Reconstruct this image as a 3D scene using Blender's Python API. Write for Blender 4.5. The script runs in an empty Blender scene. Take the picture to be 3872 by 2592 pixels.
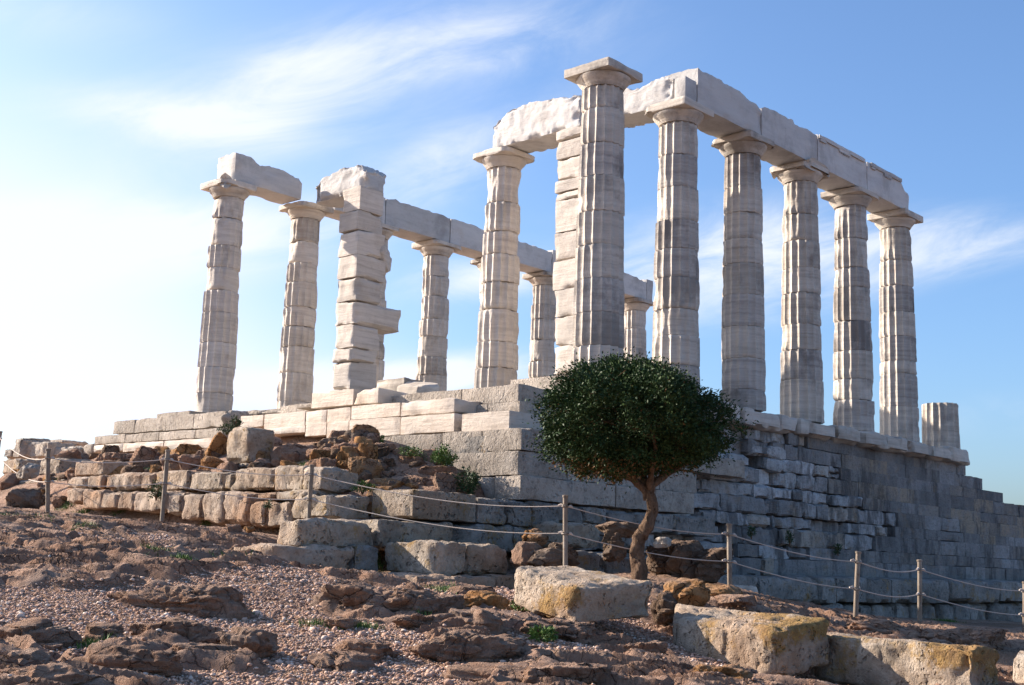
import bpy, math, random
import numpy as np
from mathutils import Matrix, Vector
D = bpy.data
SC = bpy.context.scene
COL = SC.collection
rad = math.radians

# ------------------------------------------------------------------ camera
CP = np.array([-15.5909, -14.3798, -3.3177])          # eye, metres; z = 0 is the temple floor
YAW, PITCH, ROLL, FOC = 0.745435, 0.172504, 0.0325344, 4695.07
def cam_axes(y, p, r):
    f = np.array([math.cos(y)*math.cos(p), math.sin(y)*math.cos(p), math.sin(p)])
    ri = np.array([math.sin(y), -math.cos(y), 0]); u = np.cross(ri, f)
    c, s = math.cos(r), math.sin(r)
    return f, c*ri+s*u, -s*ri+c*u
CF, CR, CU = cam_axes(YAW, PITCH, ROLL)
cam = D.objects.new('camera', D.cameras.new('camera')); COL.objects.link(cam)
cam.matrix_world = Matrix(((CR[0], CU[0], -CF[0], CP[0]), (CR[1], CU[1], -CF[1], CP[1]), (CR[2], CU[2], -CF[2], CP[2]), (0, 0, 0, 1)))
cam.data.sensor_width = 36.0; cam.data.sensor_fit = 'HORIZONTAL'
cam.data.lens = FOC/3872*36.0
cam.data.clip_start = 0.1; cam.data.clip_end = 20000
SC.camera = cam

# ------------------------------------------------------------------ light
SUN_AZ, SUN_EL = 112.0, 25.5           # azimuth measured from +x towards +y
sa, se = rad(SUN_AZ), rad(SUN_EL)
SUN_DIR = Vector((math.cos(sa)*math.cos(se), math.sin(sa)*math.cos(se), math.sin(se)))
sun = D.objects.new('sun', D.lights.new('sun', 'SUN')); COL.objects.link(sun)
sun.data.energy = 5.0; sun.data.angle = rad(0.5); sun.data.color = (1.0, 0.87, 0.74)
sun.rotation_euler = SUN_DIR.to_track_quat('Z', 'Y').to_euler(); sun.location = (-10, 30, 30)
SC.view_settings.view_transform = 'Standard'; SC.view_settings.look = 'None'
SC.view_settings.exposure = 1.18; SC.view_settings.gamma = 1.0
SC.cycles.use_denoising = True
SC.cycles.max_bounces = 6; SC.cycles.diffuse_bounces = 4

# pixel helpers: turn a place in the photograph into a point on a plane of the site
def crop(x0, y0, k): return lambda x, y: (x0+x*k, y0+y*k)
K2 = 3872/2342
m_ = lambda x, y: (x*K2, y*K2)
c1, c2, c4, c5 = crop(0, 500, .5548), crop(1000, 500, .5548), crop(0, 1350, .5548), crop(900, 1350, .5548)
c3 = crop(2000, 150, .6829)
c6, c7, c8, c9, c10 = crop(1900, 1300, .5548), crop(2572, 1450, .5548), crop(0, 1900, .5548), crop(1200, 1900, .5548), crop(2500, 1900, .58557)
def ray(p):
    d = CF+CR*(p[0]-1936)/FOC-CU*(p[1]-1296)/FOC
    return d/np.linalg.norm(d)
def onx(p, X): d = ray(p); return CP+d*(X-CP[0])/d[0]
def ony(p, Y): d = ray(p); return CP+d*(Y-CP[1])/d[1]
def ond(p, dist): d = ray(p); return CP+d*dist/math.hypot(d[0], d[1])

# ------------------------------------------------------------------ world
W = D.worlds.new('World'); SC.world = W; W.use_nodes = True
nt = W.node_tree; nt.nodes.clear()
def wn(t, **kw):
    n = nt.nodes.new(t)
    for k, v in kw.items(): setattr(n, k, v)
    return n
def wmath(op, a, b=None, clamp=False):
    n = wn('ShaderNodeMath', operation=op, use_clamp=clamp)
    for i, v in enumerate((a, b)):
        if v is None: continue
        if isinstance(v, (int, float)): n.inputs[i].default_value = v
        else: nt.links.new(v, n.inputs[i])
    return n.outputs[0]
sky = wn('ShaderNodeTexSky', sky_type='NISHITA', sun_disc=False)
sky.sun_elevation = se; sky.sun_rotation = rad(90)-sa
sky.altitude = 60; sky.air_density = 1.0; sky.dust_density = 2.2; sky.ozone_density = 6.0
tc = wn('ShaderNodeTexCoord'); DIRV = tc.outputs['Generated']
def wdot(v):
    n = wn('ShaderNodeVectorMath', operation='DOT_PRODUCT')
    nt.links.new(DIRV, n.inputs[0]); n.inputs[1].default_value = tuple(float(q) for q in v)
    return n.outputs['Value']
# fine streaky cloud texture, fixed to the sky's own directions
t0 = ray(m_(1700, 500))-ray(m_(600, 800)); t0 /= np.linalg.norm(t0)
n0 = ray(m_(1171, 650)); b0 = np.cross(n0, t0); b0 /= np.linalg.norm(b0)
cx = wn('ShaderNodeCombineXYZ')
nt.links.new(wmath('MULTIPLY', wdot(t0), 6.0), cx.inputs[0]); nt.links.new(wmath('MULTIPLY', wdot(b0), 20.0), cx.inputs[1])
nt.links.new(wmath('MULTIPLY', wdot(n0), 4.0), cx.inputs[2])
nz = wn('ShaderNodeTexNoise'); nz.inputs['Scale'].default_value = 1.0; nz.inputs['Detail'].default_value = 9; nz.inputs['Roughness'].default_value = 0.62
nz.inputs['Distortion'].default_value = 0.6
nt.links.new(cx.outputs[0], nz.inputs['Vector']); NZ = nz.outputs['Fac']
nz2 = wn('ShaderNodeTexNoise'); nz2.inputs['Scale'].default_value = 0.6; nz2.inputs['Detail'].default_value = 6; nz2.inputs['Roughness'].default_value = 0.55
nt.links.new(cx.outputs[0], nz2.inputs['Vector'])
def lobe(px, py, ang, la, lb, amp):
    c = ray(m_(px, py)); r2 = math.cos(rad(ang))*CR+math.sin(rad(ang))*CU
    r2 = r2-c*(r2@c); r2 /= np.linalg.norm(r2); u2 = np.cross(r2, c)
    a, b = wdot(r2/(la/2840)), wdot(u2/(lb/2840))
    s = wmath('ADD', wmath('MULTIPLY', a, a), wmath('MULTIPLY', b, b))
    f = wmath('MULTIPLY', wmath('POWER', math.e, wmath('MULTIPLY', s, -1.0)), amp)
    return wmath('MULTIPLY', f, wmath('GREATER_THAN', wdot(c), 0.0))
CLOUDS = [(860, 165, 14, 440, 120, .52), (1100, 85, 8, 440, 100, .5), (440, 275, -8, 220, 45, .9), (640, 210, 22, 240, 90, .7),
          (1010, 385, 18, 220, 75, .7), (1620, 580, 10, 330, 120, .95), (2250, 555, 4, 260, 70, .8), (1930, 590, 5, 260, 80, .8),
          (1090, 645, 6, 160, 50, .9), (180, 550, 2, 620, 75, 1.1), (1000, 860, 6, 330, 42, .9), (650, 890, 4, 380, 50, .9),
          (2290, 945, 5, 170, 60, .4), (60, 20, -5, 260, 60, .4), (1300, 240, 20, 260, 60, .25), (1750, 700, 5, 320, 60, .4)]
tot = None
for L in CLOUDS:
    l = lobe(*L); tot = l if tot is None else wmath('ADD', tot, l)
dens = wmath('MULTIPLY', tot, wmath('MULTIPLY', wmath('SUBTRACT', NZ, 0.22), 3.1))
dens = wmath('MULTIPLY', dens, wmath('ADD', nz2.outputs['Fac'], 0.35))
for L in [(-150, 750, 0, 720, 560, 1.25), (500, 900, 0, 600, 170, .35)]: dens = wmath('ADD', dens, lobe(*L))      # thin bright veil towards the sun
mr = wn('ShaderNodeMapRange', interpolation_type='SMOOTHSTEP'); nt.links.new(dens, mr.inputs['Value'])
mr.inputs['From Min'].default_value = 0.06; mr.inputs['From Max'].default_value = 1.35; mr.inputs['To Max'].default_value = 0.9
mix = wn('ShaderNodeMix', data_type='RGBA', blend_type='LIGHTEN'); nt.links.new(mr.outputs[0], mix.inputs['Factor'])
nt.links.new(sky.outputs[0], mix.inputs[6])
CLOUD_COL = (4.1, 4.25, 4.5, 1)
mix.inputs[7].default_value = CLOUD_COL
bg = wn('ShaderNodeBackground'); bg.inputs['Strength'].default_value = 0.11
nt.links.new(mix.outputs[2], bg.inputs['Color'])
wo = wn('ShaderNodeOutputWorld'); nt.links.new(bg.outputs[0], wo.inputs['Surface'])

# ------------------------------------------------------------------ noise (numpy)
def _hash(ix, iy, iz, seed):
    M = np.uint32
    h = (ix.astype(np.int64)*0x8da6b343 ^ iy.astype(np.int64)*0xd8163841 ^ iz.astype(np.int64)*0xcb1ab31f ^ (seed*0x9e3779b1)) & 0xffffffff
    h ^= h >> 15; h = (h*0x2c1b3c6d) & 0xffffffff; h ^= h >> 12; h = (h*0x297a2d39) & 0xffffffff; h ^= h >> 15
    return h.astype(np.float64)/2147483648.0-1.0
def vnoise(P, seed=0):
    i = np.floor(P).astype(np.int64); f = P-i
    u = f*f*f*(f*(f*6-15)+10)
    x, y, z = i[:, 0], i[:, 1], i[:, 2]; ux, uy, uz = u[:, 0], u[:, 1], u[:, 2]
    L = lambda a, b, t: a+(b-a)*t
    h = lambda a, b, c: _hash(x+a, y+b, z+c, seed)
    return L(L(L(h(0,0,0), h(1,0,0), ux), L(h(0,1,0), h(1,1,0), ux), uy), L(L(h(0,0,1), h(1,0,1), ux), L(h(0,1,1), h(1,1,1), ux), uy), uz)
def fbm(P, freq, octs=3, seed=0, gain=.5):
    r = np.zeros(len(P)); a = 1.0; t = 0
    for o in range(octs):
        r += a*vnoise(P*freq+o*17.3, seed+o*7); t += a; a *= gain; freq = freq*2.07
    return r/t*1.6
def ridged(P, freq, octs=3, seed=0):
    r = np.zeros(len(P)); a = 1.0; t = 0
    for o in range(octs):
        r += a*(1-2*np.abs(vnoise(P*freq+o*11.1, seed+o*5))); t += a; a *= .5; freq = freq*2.1
    return r/t
def sstep(a, b, x): t = np.clip((x-a)/(b-a), 0, 1); return t*t*(3-2*t)

# ------------------------------------------------------------------ mesh helpers
def mesh_np(name, V, quads=None, tris=None, mat=None, smooth=35, attr=None):
    me = D.meshes.new(name)
    V = np.asarray(V, np.float32); me.vertices.add(len(V)); me.vertices.foreach_set('co', V.ravel())
    parts = []; starts = []; n = 0
    for F, k in ((quads, 4), (tris, 3)):
        if F is not None and len(F):
            F = np.asarray(F, np.int32); parts.append(F.ravel()); starts.append(n+np.arange(len(F))*k); n += F.size
    li = np.concatenate(parts); st = np.concatenate(starts)
    me.loops.add(len(li)); me.loops.foreach_set('vertex_index', li)
    me.polygons.add(len(st)); me.polygons.foreach_set('loop_start', st.astype(np.int32))
    if attr is not None:
        for an, av in attr.items():
            at = me.attributes.new(an, 'FLOAT', 'POINT'); at.data.foreach_set('value', np.asarray(av, np.float32))
    me.update(calc_edges=True)
    me.polygons.foreach_set('use_smooth', np.ones(len(st), bool))
    if smooth is not None: me.set_sharp_from_angle(angle=rad(smooth))
    if mat is not None: me.materials.append(mat)
    return me
def link(name, me, parent=None, loc=None):
    o = D.objects.new(name, me); COL.objects.link(o)
    if loc is not None: o.location = loc
    if parent is not None: o.parent = parent
    return o
def tag(o, label=None, cat=None, group=None, kind=None):
    if label: o['label'] = label
    if cat: o['category'] = cat
    if group: o['group'] = group
    if kind: o['kind'] = kind
    return o
def empty(name, loc, label, cat, group=None):
    o = D.objects.new(name, None); COL.objects.link(o); o.location = loc
    return tag(o, label, cat, group)
def put(name, V, quads, tris, mat, parent=None, smooth=35, attr=None, base=None):
    """V in world metres; the object's origin goes to the base of the thing"""
    V = np.asarray(V, float)
    if parent is not None:
        b = np.array(parent.location); q = parent.parent
        while q is not None: b = b+np.array(q.location); q = q.parent
        o = link(name, mesh_np(name, V-b, quads, tris, mat, smooth, attr), parent)
        return o
    b = np.array([V[:, 0].mean(), V[:, 1].mean(), V[:, 2].min()]) if base is None else np.array(base, float)
    return link(name, mesh_np(name, V-b, quads, tris, mat, smooth, attr), None, tuple(b))

_bg = {}
def box_grid(nx, ny, nz):
    k = (nx, ny, nz)
    if k in _bg: return _bg[k]
    I = np.arange(nx+1)[:, None, None]; J = np.arange(ny+1)[None, :, None]; L = np.arange(nz+1)[None, None, :]
    surf = (I % nx == 0) | (J % ny == 0) | (L % nz == 0)
    surf = np.broadcast_to(surf, (nx+1, ny+1, nz+1))
    idx = -np.ones((nx+1, ny+1, nz+1), int); pts = np.argwhere(surf); idx[surf] = np.arange(len(pts))
    Q = []
    def face(A, flip):
        q = np.stack([A[:-1, :-1], A[1:, :-1], A[1:, 1:], A[:-1, 1:]], -1).reshape(-1, 4)
        Q.append(q[:, ::-1] if flip else q)
    face(idx[:, :, 0], True); face(idx[:, :, nz], False)
    face(idx[:, 0, :], False); face(idx[:, ny, :], True)
    face(idx[0, :, :], True); face(idx[nx, :, :], False)
    r = (pts/np.array([nx, ny, nz])-.5, np.concatenate(Q)); _bg[k] = r
    return r
def stone(size, res=.07, r=.02, amp=.01, seed=0, freq=3.0, wear=0.0, maxn=40, org=(0, 0, 0), oct=3, pit=0.0):
    """worn block, centred; returns V, quads in local metres"""
    s = np.array(size, float); n = np.clip(np.round(s/res).astype(int), 3, maxn)
    U, Q = box_grid(*n)
    p = U*s; h = s/2; r = min(r, .48*s.min())
    q = np.clip(p, -(h-r), h-r); d = p-q; ln = np.linalg.norm(d, axis=1, keepdims=True); nrm = d/np.maximum(ln, 1e-9)
    # pull edge rows inwards so that rounding has vertices to work with
    p = q+nrm*r
    w = p+np.array(org)+seed*3.71
    disp = amp*fbm(w, freq, oct, seed)
    if pit: disp -= pit*np.maximum(0, fbm(w, freq*3.1, 2, seed+9)-.1)
    if wear:
        e = np.sort(np.abs(p)/h, axis=1)[:, 1]          # near 1 at edges
        disp -= wear*sstep(.72, 1.0, e)*np.maximum(0, fbm(w, freq*.9, 3, seed+3)+.15)
    return p+nrm*disp[:, None], Q
def ibox(b, **kw):
    """axis-aligned stone from (x0,x1,y0,y1,z0,z1)"""
    x0, x1, y0, y1, z0, z1 = b
    c = np.array([(x0+x1)/2, (y0+y1)/2, (z0+z1)/2])
    V, Q = stone((x1-x0, y1-y0, z1-z0), org=c, **kw)
    return V+c, Q
def BE(cr, X, xl, ytl, ybl, xr, ytr, ybr, d=.7, nr=None):
    """block whose east face (plane x = X) shows this outline in the photograph"""
    a, b, c, e = onx(cr(xl, ytl), X), onx(cr(xl, ybl), X), onx(cr(xr, ytr), X), onx(cr(xr, ybr), X)
    y1, y0 = (a[1]+b[1])/2, (c[1]+e[1])/2
    if nr is not None: d = ony(cr(*nr), y0)[0]-X
    return (X, X+d, y0, y1, (b[2]+e[2])/2, (a[2]+c[2])/2)
def BN(cr, Y, xl, ytl, ybl, xr, ytr, ybr, d=.7):
    a, b, c, e = ony(cr(xl, ytl), Y), ony(cr(xl, ybl), Y), ony(cr(xr, ytr), Y), ony(cr(xr, ybr), Y)
    return ((a[0]+b[0])/2, (c[0]+e[0])/2, Y, Y+d, (b[2]+e[2])/2, (a[2]+c[2])/2)
def hexa(T, B, uv=False, **kw):
    """worn block between four top and four bottom corners (same order, going round)"""
    T, B = np.array(T, float), np.array(B, float)
    sx = (np.linalg.norm(T[1]-T[0])+np.linalg.norm(T[2]-T[3]))/2; sy = (np.linalg.norm(T[3]-T[0])+np.linalg.norm(T[2]-T[1]))/2
    sz = np.linalg.norm(T-B, axis=1).mean()
    V, Q = stone((sx, sy, sz), org=T[0], **kw)
    u = V/np.array([sx, sy, sz])+.5
    a, b, c = u[:, :1], u[:, 1:2], u[:, 2:]
    bil = lambda C: C[0]*(1-a)*(1-b)+C[1]*a*(1-b)+C[2]*a*b+C[3]*(1-a)*b
    R = bil(B)*(1-c)+bil(T)*c
    return (R, Q, u) if uv else (R, Q)
def boulder(size, seed, n=14, cuts=11, soft=.06, amp=.05, freq=2.2, flat=0.0, yaw=0.0):
    rng = np.random.RandomState(seed)
    U, Q = box_grid(n, n, n); d = U/np.linalg.norm(U, axis=1, keepdims=True)
    N = rng.normal(size=(cuts, 3)); N /= np.linalg.norm(N, axis=1, keepdims=True)
    N = np.vstack([N, [[0, 0, 1.], [0, 0, -1.]]]); off = np.concatenate([rng.uniform(.62, .98, cuts), [.8-flat, .8]])
    t = off[None]/np.maximum(d@N.T, .02)
    t = np.minimum(t, 1.35)
    k = 30.0; r = -np.log(np.exp(-k*t).sum(1))/k+.06
    s = np.array(size, float)/2
    p = d*r[:, None]
    p = p/np.abs(p).max(0)
    w = p*s+seed*1.37
    nz_ = fbm(w/s.mean(), freq, 4, seed)*amp+ridged(w/s.mean(), freq*1.6, 4, seed+4)*amp*.8+ridged(w/.16, 1.0, 3, seed+6)*amp*.5*min(1, .16/s.mean()*2)
    p = p*(1+nz_[:, None]*1.6)*s
    c_, s_ = math.cos(yaw), math.sin(yaw)
    return np.stack([p[:, 0]*c_-p[:, 1]*s_, p[:, 0]*s_+p[:, 1]*c_, p[:, 2]], 1), Q
def crag(size, seed, n=34, yaw=0.0, flat=.2, rough=1.0):
    """rugged, layered outcrop of bedrock; noise in real metres"""
    V, Q = boulder(size, seed, n=n, cuts=13, amp=.05, flat=flat, yaw=yaw)
    s = np.array(size)/2; c = V/np.maximum(np.linalg.norm(V, axis=1, keepdims=True), 1e-6)
    w = V+seed*1.91; k = min(1.0, float(s[2])/.13)*rough
    d = .11*fbm(w, 2.3, 3, seed)+.055*ridged(w*np.array([1, 1, 1.6]), 3.4, 3, seed+1)+.030*ridged(w, 8.5, 3, seed+2)+.014*ridged(w, 21, 2, seed+3)-.03*np.maximum(0, fbm(w, 10, 2, seed+5)-.25)
    st = w[:, 2]/.065+1.2*fbm(w, 1.6, 3, seed+7); st = (st-np.floor(st)); d += .018*(sstep(0, .75, st)-sstep(.85, 1, st)*1.0)
    d -= .045*np.exp(-(vnoise(w*np.array([1.6, 2.6, 2.0]), seed+11)/.055)**2)+.03*np.exp(-(vnoise(w*np.array([4.2, 3.1, 4.0]), seed+12)/.07)**2)      # cracks
    m = np.array([1, 1, .75])
    return V+c*m*(d*k)[:, None], Q
def tube(path, rads, n=8, caps=True):
    path = np.asarray(path, float); m = len(path)
    T = np.gradient(path, axis=0); T /= np.linalg.norm(T, axis=1, keepdims=True)
    up = np.array([0, 0, 1.]) if abs(T[0][2]) < .9 else np.array([1., 0, 0])
    a = np.cross(T, up); a /= np.linalg.norm(a, axis=1, keepdims=True); b = np.cross(T, a)
    th = np.arange(n)/n*2*math.pi
    V = (path[:, None]+(a[:, None]*np.cos(th)[None, :, None]+b[:, None]*np.sin(th)[None, :, None])*np.asarray(rads)[:, None, None]).reshape(-1, 3)
    i = np.arange(m-1)[:, None]*n; j = np.arange(n)[None]; jn = (j+1) % n
    Q = np.stack([i+j, i+jn, i+n+jn, i+n+j], -1).reshape(-1, 4)
    Tt = None
    if caps:
        V = np.vstack([V, path[:1], path[-1:]]); jj = np.arange(n); jx = (jj+1) % n
        Tt = np.concatenate([np.stack([np.full(n, m*n), jx, jj], 1), np.stack([np.full(n, m*n+1), (m-1)*n+jj, (m-1)*n+jx], 1)])
    return V, Q, Tt
def merge(parts):
    Vs, Qs, Ts, n = [], [], [], 0
    for p in parts:
        V, Q = p[0], p[1]; T = p[2] if len(p) > 2 else None
        Vs.append(V); 
        if Q is not None and len(Q): Qs.append(np.asarray(Q)+n)
        if T is not None and len(T): Ts.append(np.asarray(T)+n)
        n += len(V)
    return np.vstack(Vs), (np.vstack(Qs) if Qs else None), (np.vstack(Ts) if Ts else None)

# ------------------------------------------------------------------ materials
class NT:
    def __init__(s, name):
        s.m = D.materials.new(name); s.m.use_nodes = True; s.t = s.m.node_tree; s.t.nodes.clear()
        s.out = s.n('ShaderNodeOutputMaterial'); s.b = s.n('ShaderNodeBsdfPrincipled'); s.l(s.b.outputs[0], s.out.inputs[0])
        s.pos = s.n('ShaderNodeNewGeometry').outputs['Position']
        s.rnd = s.n('ShaderNodeObjectInfo').outputs['Random']
    def n(s, t, **k):
        q = s.t.nodes.new(t)
        for a, v in k.items(): setattr(q, a, v)
        return q
    def l(s, a, b): s.t.links.new(a, b)
    def inp(s, sock, v):
        if isinstance(v, bpy.types.NodeSocket): s.l(v, sock)
        else: sock.default_value = v
    def map(s, scale=(1, 1, 1), rot=(0, 0, 0), vec=None):
        q = s.n('ShaderNodeMapping'); s.l(vec or s.pos, q.inputs[0]); q.inputs['Scale'].default_value = scale; q.inputs['Rotation'].default_value = rot
        return q.outputs[0]
    def shift(s, vec, amount=40.0):
        q = s.n('ShaderNodeVectorMath', operation='ADD'); c = s.n('ShaderNodeCombineXYZ')
        for i, k in enumerate((1, .63, 1.7)): s.l(s.math('MULTIPLY', s.rnd, amount*k), c.inputs[i])
        s.l(vec, q.inputs[0]); s.l(c.outputs[0], q.inputs[1]); return q.outputs[0]
    def noise(s, scale, detail=6, rough=.55, vec=None, dist=0.0):
        q = s.n('ShaderNodeTexNoise'); s.l(vec or s.pos, q.inputs['Vector'])
        for k, v in (('Scale', scale), ('Detail', detail), ('Roughness', rough), ('Distortion', dist)): q.inputs[k].default_value = v
        return q.outputs['Fac']
    def voro(s, scale, feature='F1', vec=None, rnd=1.0):
        q = s.n('ShaderNodeTexVoronoi', feature=feature); s.l(vec or s.pos, q.inputs['Vector']); q.inputs['Scale'].default_value = scale
        q.inputs['Randomness'].default_value = rnd
        return q
    def ramp(s, f, stops, interp='LINEAR'):
        q = s.n('ShaderNodeValToRGB'); q.color_ramp.interpolation = interp; e = q.color_ramp.elements
        while len(e) < len(stops): e.new(.5)
        for i, (p, c) in enumerate(stops):
            e[i].position = p; e[i].color = (c, c, c, 1) if isinstance(c, (int, float)) else (*c, 1)
        s.l(f, q.inputs[0]); return q.outputs[0]
    def mix(s, f, a, b, mode='MIX'):
        q = s.n('ShaderNodeMix', data_type='RGBA', blend_type=mode)
        s.inp(q.inputs['Factor'], f)
        for i, v in ((6, a), (7, b)):
            if isinstance(v, tuple) and len(v) == 3: v = (*v, 1)
            s.inp(q.inputs[i], v)
        return q.outputs[2]
    def math(s, op, a, b=0.0, clamp=False):
        q = s.n('ShaderNodeMath', operation=op, use_clamp=clamp); s.inp(q.inputs[0], a); s.inp(q.inputs[1], b); return q.outputs[0]
    def rng(s, v, a, b, c=0.0, d=1.0):
        q = s.n('ShaderNodeMapRange'); s.inp(q.inputs[0], v)
        for i, k in enumerate((a, b, c, d)): q.inputs[i+1].default_value = k
        return q.outputs[0]
    def attr(s, name): return s.n('ShaderNodeAttribute', attribute_name=name).outputs['Fac']
    def bump(s, h, dist=.02, strength=1.0, prev=None):
        q = s.n('ShaderNodeBump'); q.inputs['Strength'].default_value = strength; q.inputs['Distance'].default_value = dist
        s.l(h, q.inputs['Height']); 
        if prev is not None: s.l(prev, q.inputs['Normal'])
        return q.outputs[0]
    def dust(s, base, col=(.45, .32, .24), amt=.45):
        x = s.n('ShaderNodeSeparateXYZ'); s.l(s.n('ShaderNodeNewGeometry').outputs['Normal'], x.inputs[0])
        f = s.math('MULTIPLY', s.rng(x.outputs['Z'], .55, .95), s.rng(s.noise(3.5, 8, .7), .36, .58))
        return s.mix(s.math('MULTIPLY', f, amt), base, col)
    def done(s, col, rough=.85, nrm=None, spec=.25, k=1.0):
        if k != 1.0: col = s.mix(1.0, col, (k, k, k), 'MULTIPLY')
        s.inp(s.b.inputs['Base Color'], (*col, 1) if isinstance(col, tuple) and len(col) == 3 else col); s.inp(s.b.inputs['Roughness'], rough)
        s.b.inputs['Specular IOR Level'].default_value = spec
        if nrm is not None: s.l(nrm, s.b.inputs['Normal'])
        return s.m

def marble(name, lo, mid, hi, gray=.55, brown=.35, tone=.18, streak=7.0, bump=.5):
    t = NT(name)
    v = t.shift(t.map((.55, .55, streak), (rad(4), rad(-5), 0)))
    st = t.noise(1.5, 8, .62, v, .35)
    base = t.ramp(st, [(.28, lo), (.48, mid), (.72, hi)])
    fine = t.noise(2.2, 5, .6, t.shift(t.map((1.0, 1.0, streak*2.6), (rad(-3), rad(4), 0))))
    base = t.mix(t.rng(fine, .52, .66, 0, .24), base, tuple(c*.66 for c in mid))
    g = t.noise(.9, 7, .66, t.shift(t.map((1, 1, .7)), 25))
    base = t.mix(t.rng(g, .52, .63, 0, gray), base, (.19, .168, .15))
    b = t.noise(2.1, 6, .6, t.shift(t.map((1, 1, .8)), 13))
    base = t.mix(t.rng(b, .56, .70, 0, brown), base, (.36, .25, .16))
    base = t.mix(1.0, base, t.ramp(t.rnd, [(0, 1-tone), (.5, 1.0), (1, 1+tone*.2)]), 'MULTIPLY')
    spots = t.noise(14, 4, .7)
    base = t.mix(t.rng(spots, .62, .74, 0, .5), base, (.2, .17, .14))
    h = t.math('ADD', t.math('MULTIPLY', st, .6), t.math('ADD', t.math('MULTIPLY', fine, .7), t.math('MULTIPLY', t.noise(11, 8, .7), .8)))
    return t.done(base, .75, t.bump(h, .03, bump), .3, .92)
M = {}
M['marble'] = marble('weathered_marble', (.41, .365, .31), (.57, .505, .43), (.67, .61, .53), gray=.6, brown=.32)
M['marble_light'] = marble('light_weathered_marble', (.45, .40, .345), (.59, .53, .46), (.68, .625, .56), gray=.3, brown=.5)
M['marble_gray'] = marble('gray_weathered_marble', (.29, .262, .238), (.46, .415, .37), (.61, .555, .49), gray=.85, brown=.2, tone=.16)
M['marble_beam'] = marble('pale_beam_marble', (.47, .45, .435), (.57, .55, .525), (.64, .615, .58), gray=.35, brown=.2, streak=2.2)
M['marble_new'] = marble('cut_cream_marble', (.44, .36, .285), (.57, .485, .40), (.64, .565, .48), gray=.15, brown=.45, streak=4.0, bump=.6)
M['pillar'] = marble('banded_pillar_marble', (.44, .385, .335), (.58, .515, .445), (.66, .60, .53), gray=.22, brown=.2, streak=8.0)

def poros(name, lo, mid, hi, pits=1.0, lichen=0.0, soil=0.0, gray=.3, scale=1.0, tint=False):
    t = NT(name)
    n1 = t.noise(2.3*scale, 8, .65); base = t.ramp(n1, [(.30, lo), (.5, mid), (.70, hi)])
    n2 = t.noise(13*scale, 7, .7)
    base = t.mix(t.rng(n2, .50, .70, 0, .65), base, tuple(c*.52 for c in lo))
    w = t.n('ShaderNodeVectorMath', operation='ADD'); t.l(t.pos, w.inputs[0])
    nzv = t.n('ShaderNodeTexNoise'); t.l(t.pos, nzv.inputs['Vector']); nzv.inputs['Scale'].default_value = 6; nzv.inputs['Detail'].default_value = 4
    sc = t.n('ShaderNodeVectorMath', operation='SCALE'); t.l(nzv.outputs['Color'], sc.inputs[0]); sc.inputs['Scale'].default_value = .22
    t.l(sc.outputs[0], w.inputs[1])
    pv = t.voro(13*scale, 'F1', w.outputs[0]).outputs['Distance']
    pmask = t.math('MULTIPLY', t.rng(pv, .34, .16, 0, 1), t.rng(t.noise(3.2*scale, 4, .6), .44, .60, 0, 1))
    base = t.mix(t.math('MULTIPLY', pmask, .62*pits, True), base, tuple(c*.30 for c in lo))
    g = t.noise(1.4*scale, 6, .62, t.map((1, 1, 1.3)))
    base = t.mix(t.rng(g, .50, .66, 0, gray), base, (.115, .11, .105))
    if lichen:
        o = t.math('ADD', t.noise(2.2, 8, .7, t.map((1.2, 1, 1))), t.math('MULTIPLY', t.attr('lich'), .22))
        o = t.math('ADD', o, t.math('MULTIPLY', t.math('SUBTRACT', t.noise(26, 6, .75), .5), .34))
        base = t.mix(t.rng(o, .61-.16*lichen, .70-.10*lichen, 0, .85), base, t.ramp(t.noise(13, 7, .75), [(.32, (.13, .085, .035)), (.45, (.26, .15, .04)), (.58, (.42, .255, .07)), (.70, (.50, .42, .27))]))
    if soil:
        o = t.noise(1.1, 5, .6)
        base = t.mix(t.rng(o, .42, .64, 0, soil), base, (.40, .225, .125))
    base = t.mix(1.0, base, t.ramp(t.rnd, [(0, .82), (1, 1.06)]), 'MULTIPLY')
    if tint:
        a = t.attr('tint'); base = t.mix(1.0, base, t.ramp(a, [(0, .45), (.5, 1.0), (1, 1.25)]), 'MULTIPLY')
    h = t.math('ADD', t.math('MULTIPLY', n2, .8), t.math('ADD', t.math('MULTIPLY', t.noise(34*scale, 5, .7), .35), t.math('MULTIPLY', pmask, -.9*pits)))
    return t.done(base, .95, t.bump(h, .07, 1.0), .12, .98)
M['poros'] = poros('pale_poros_stone', (.35, .30, .25), (.49, .425, .355), (.58, .51, .435), pits=.45, gray=.22)
M['poros_pit'] = poros('pitted_limestone', (.30, .24, .18), (.45, .375, .295), (.57, .495, .41), pits=1.0, lichen=.25, gray=.35, soil=.3)
M['poros_soil'] = poros('soil_stained_limestone', (.33, .25, .19), (.45, .355, .275), (.54, .45, .37), pits=.8, soil=.65, gray=.25)
M['poros_lichen'] = poros('lichen_limestone', (.33, .255, .185), (.49, .395, .30), (.62, .53, .43), pits=1.0, lichen=.35, gray=.4, soil=.35, scale=1.5)
M['poros_dark'] = poros('dark_lichen_stone', (.21, .19, .17), (.32, .295, .265), (.43, .40, .365), pits=.8, lichen=.3, gray=.6)
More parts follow.
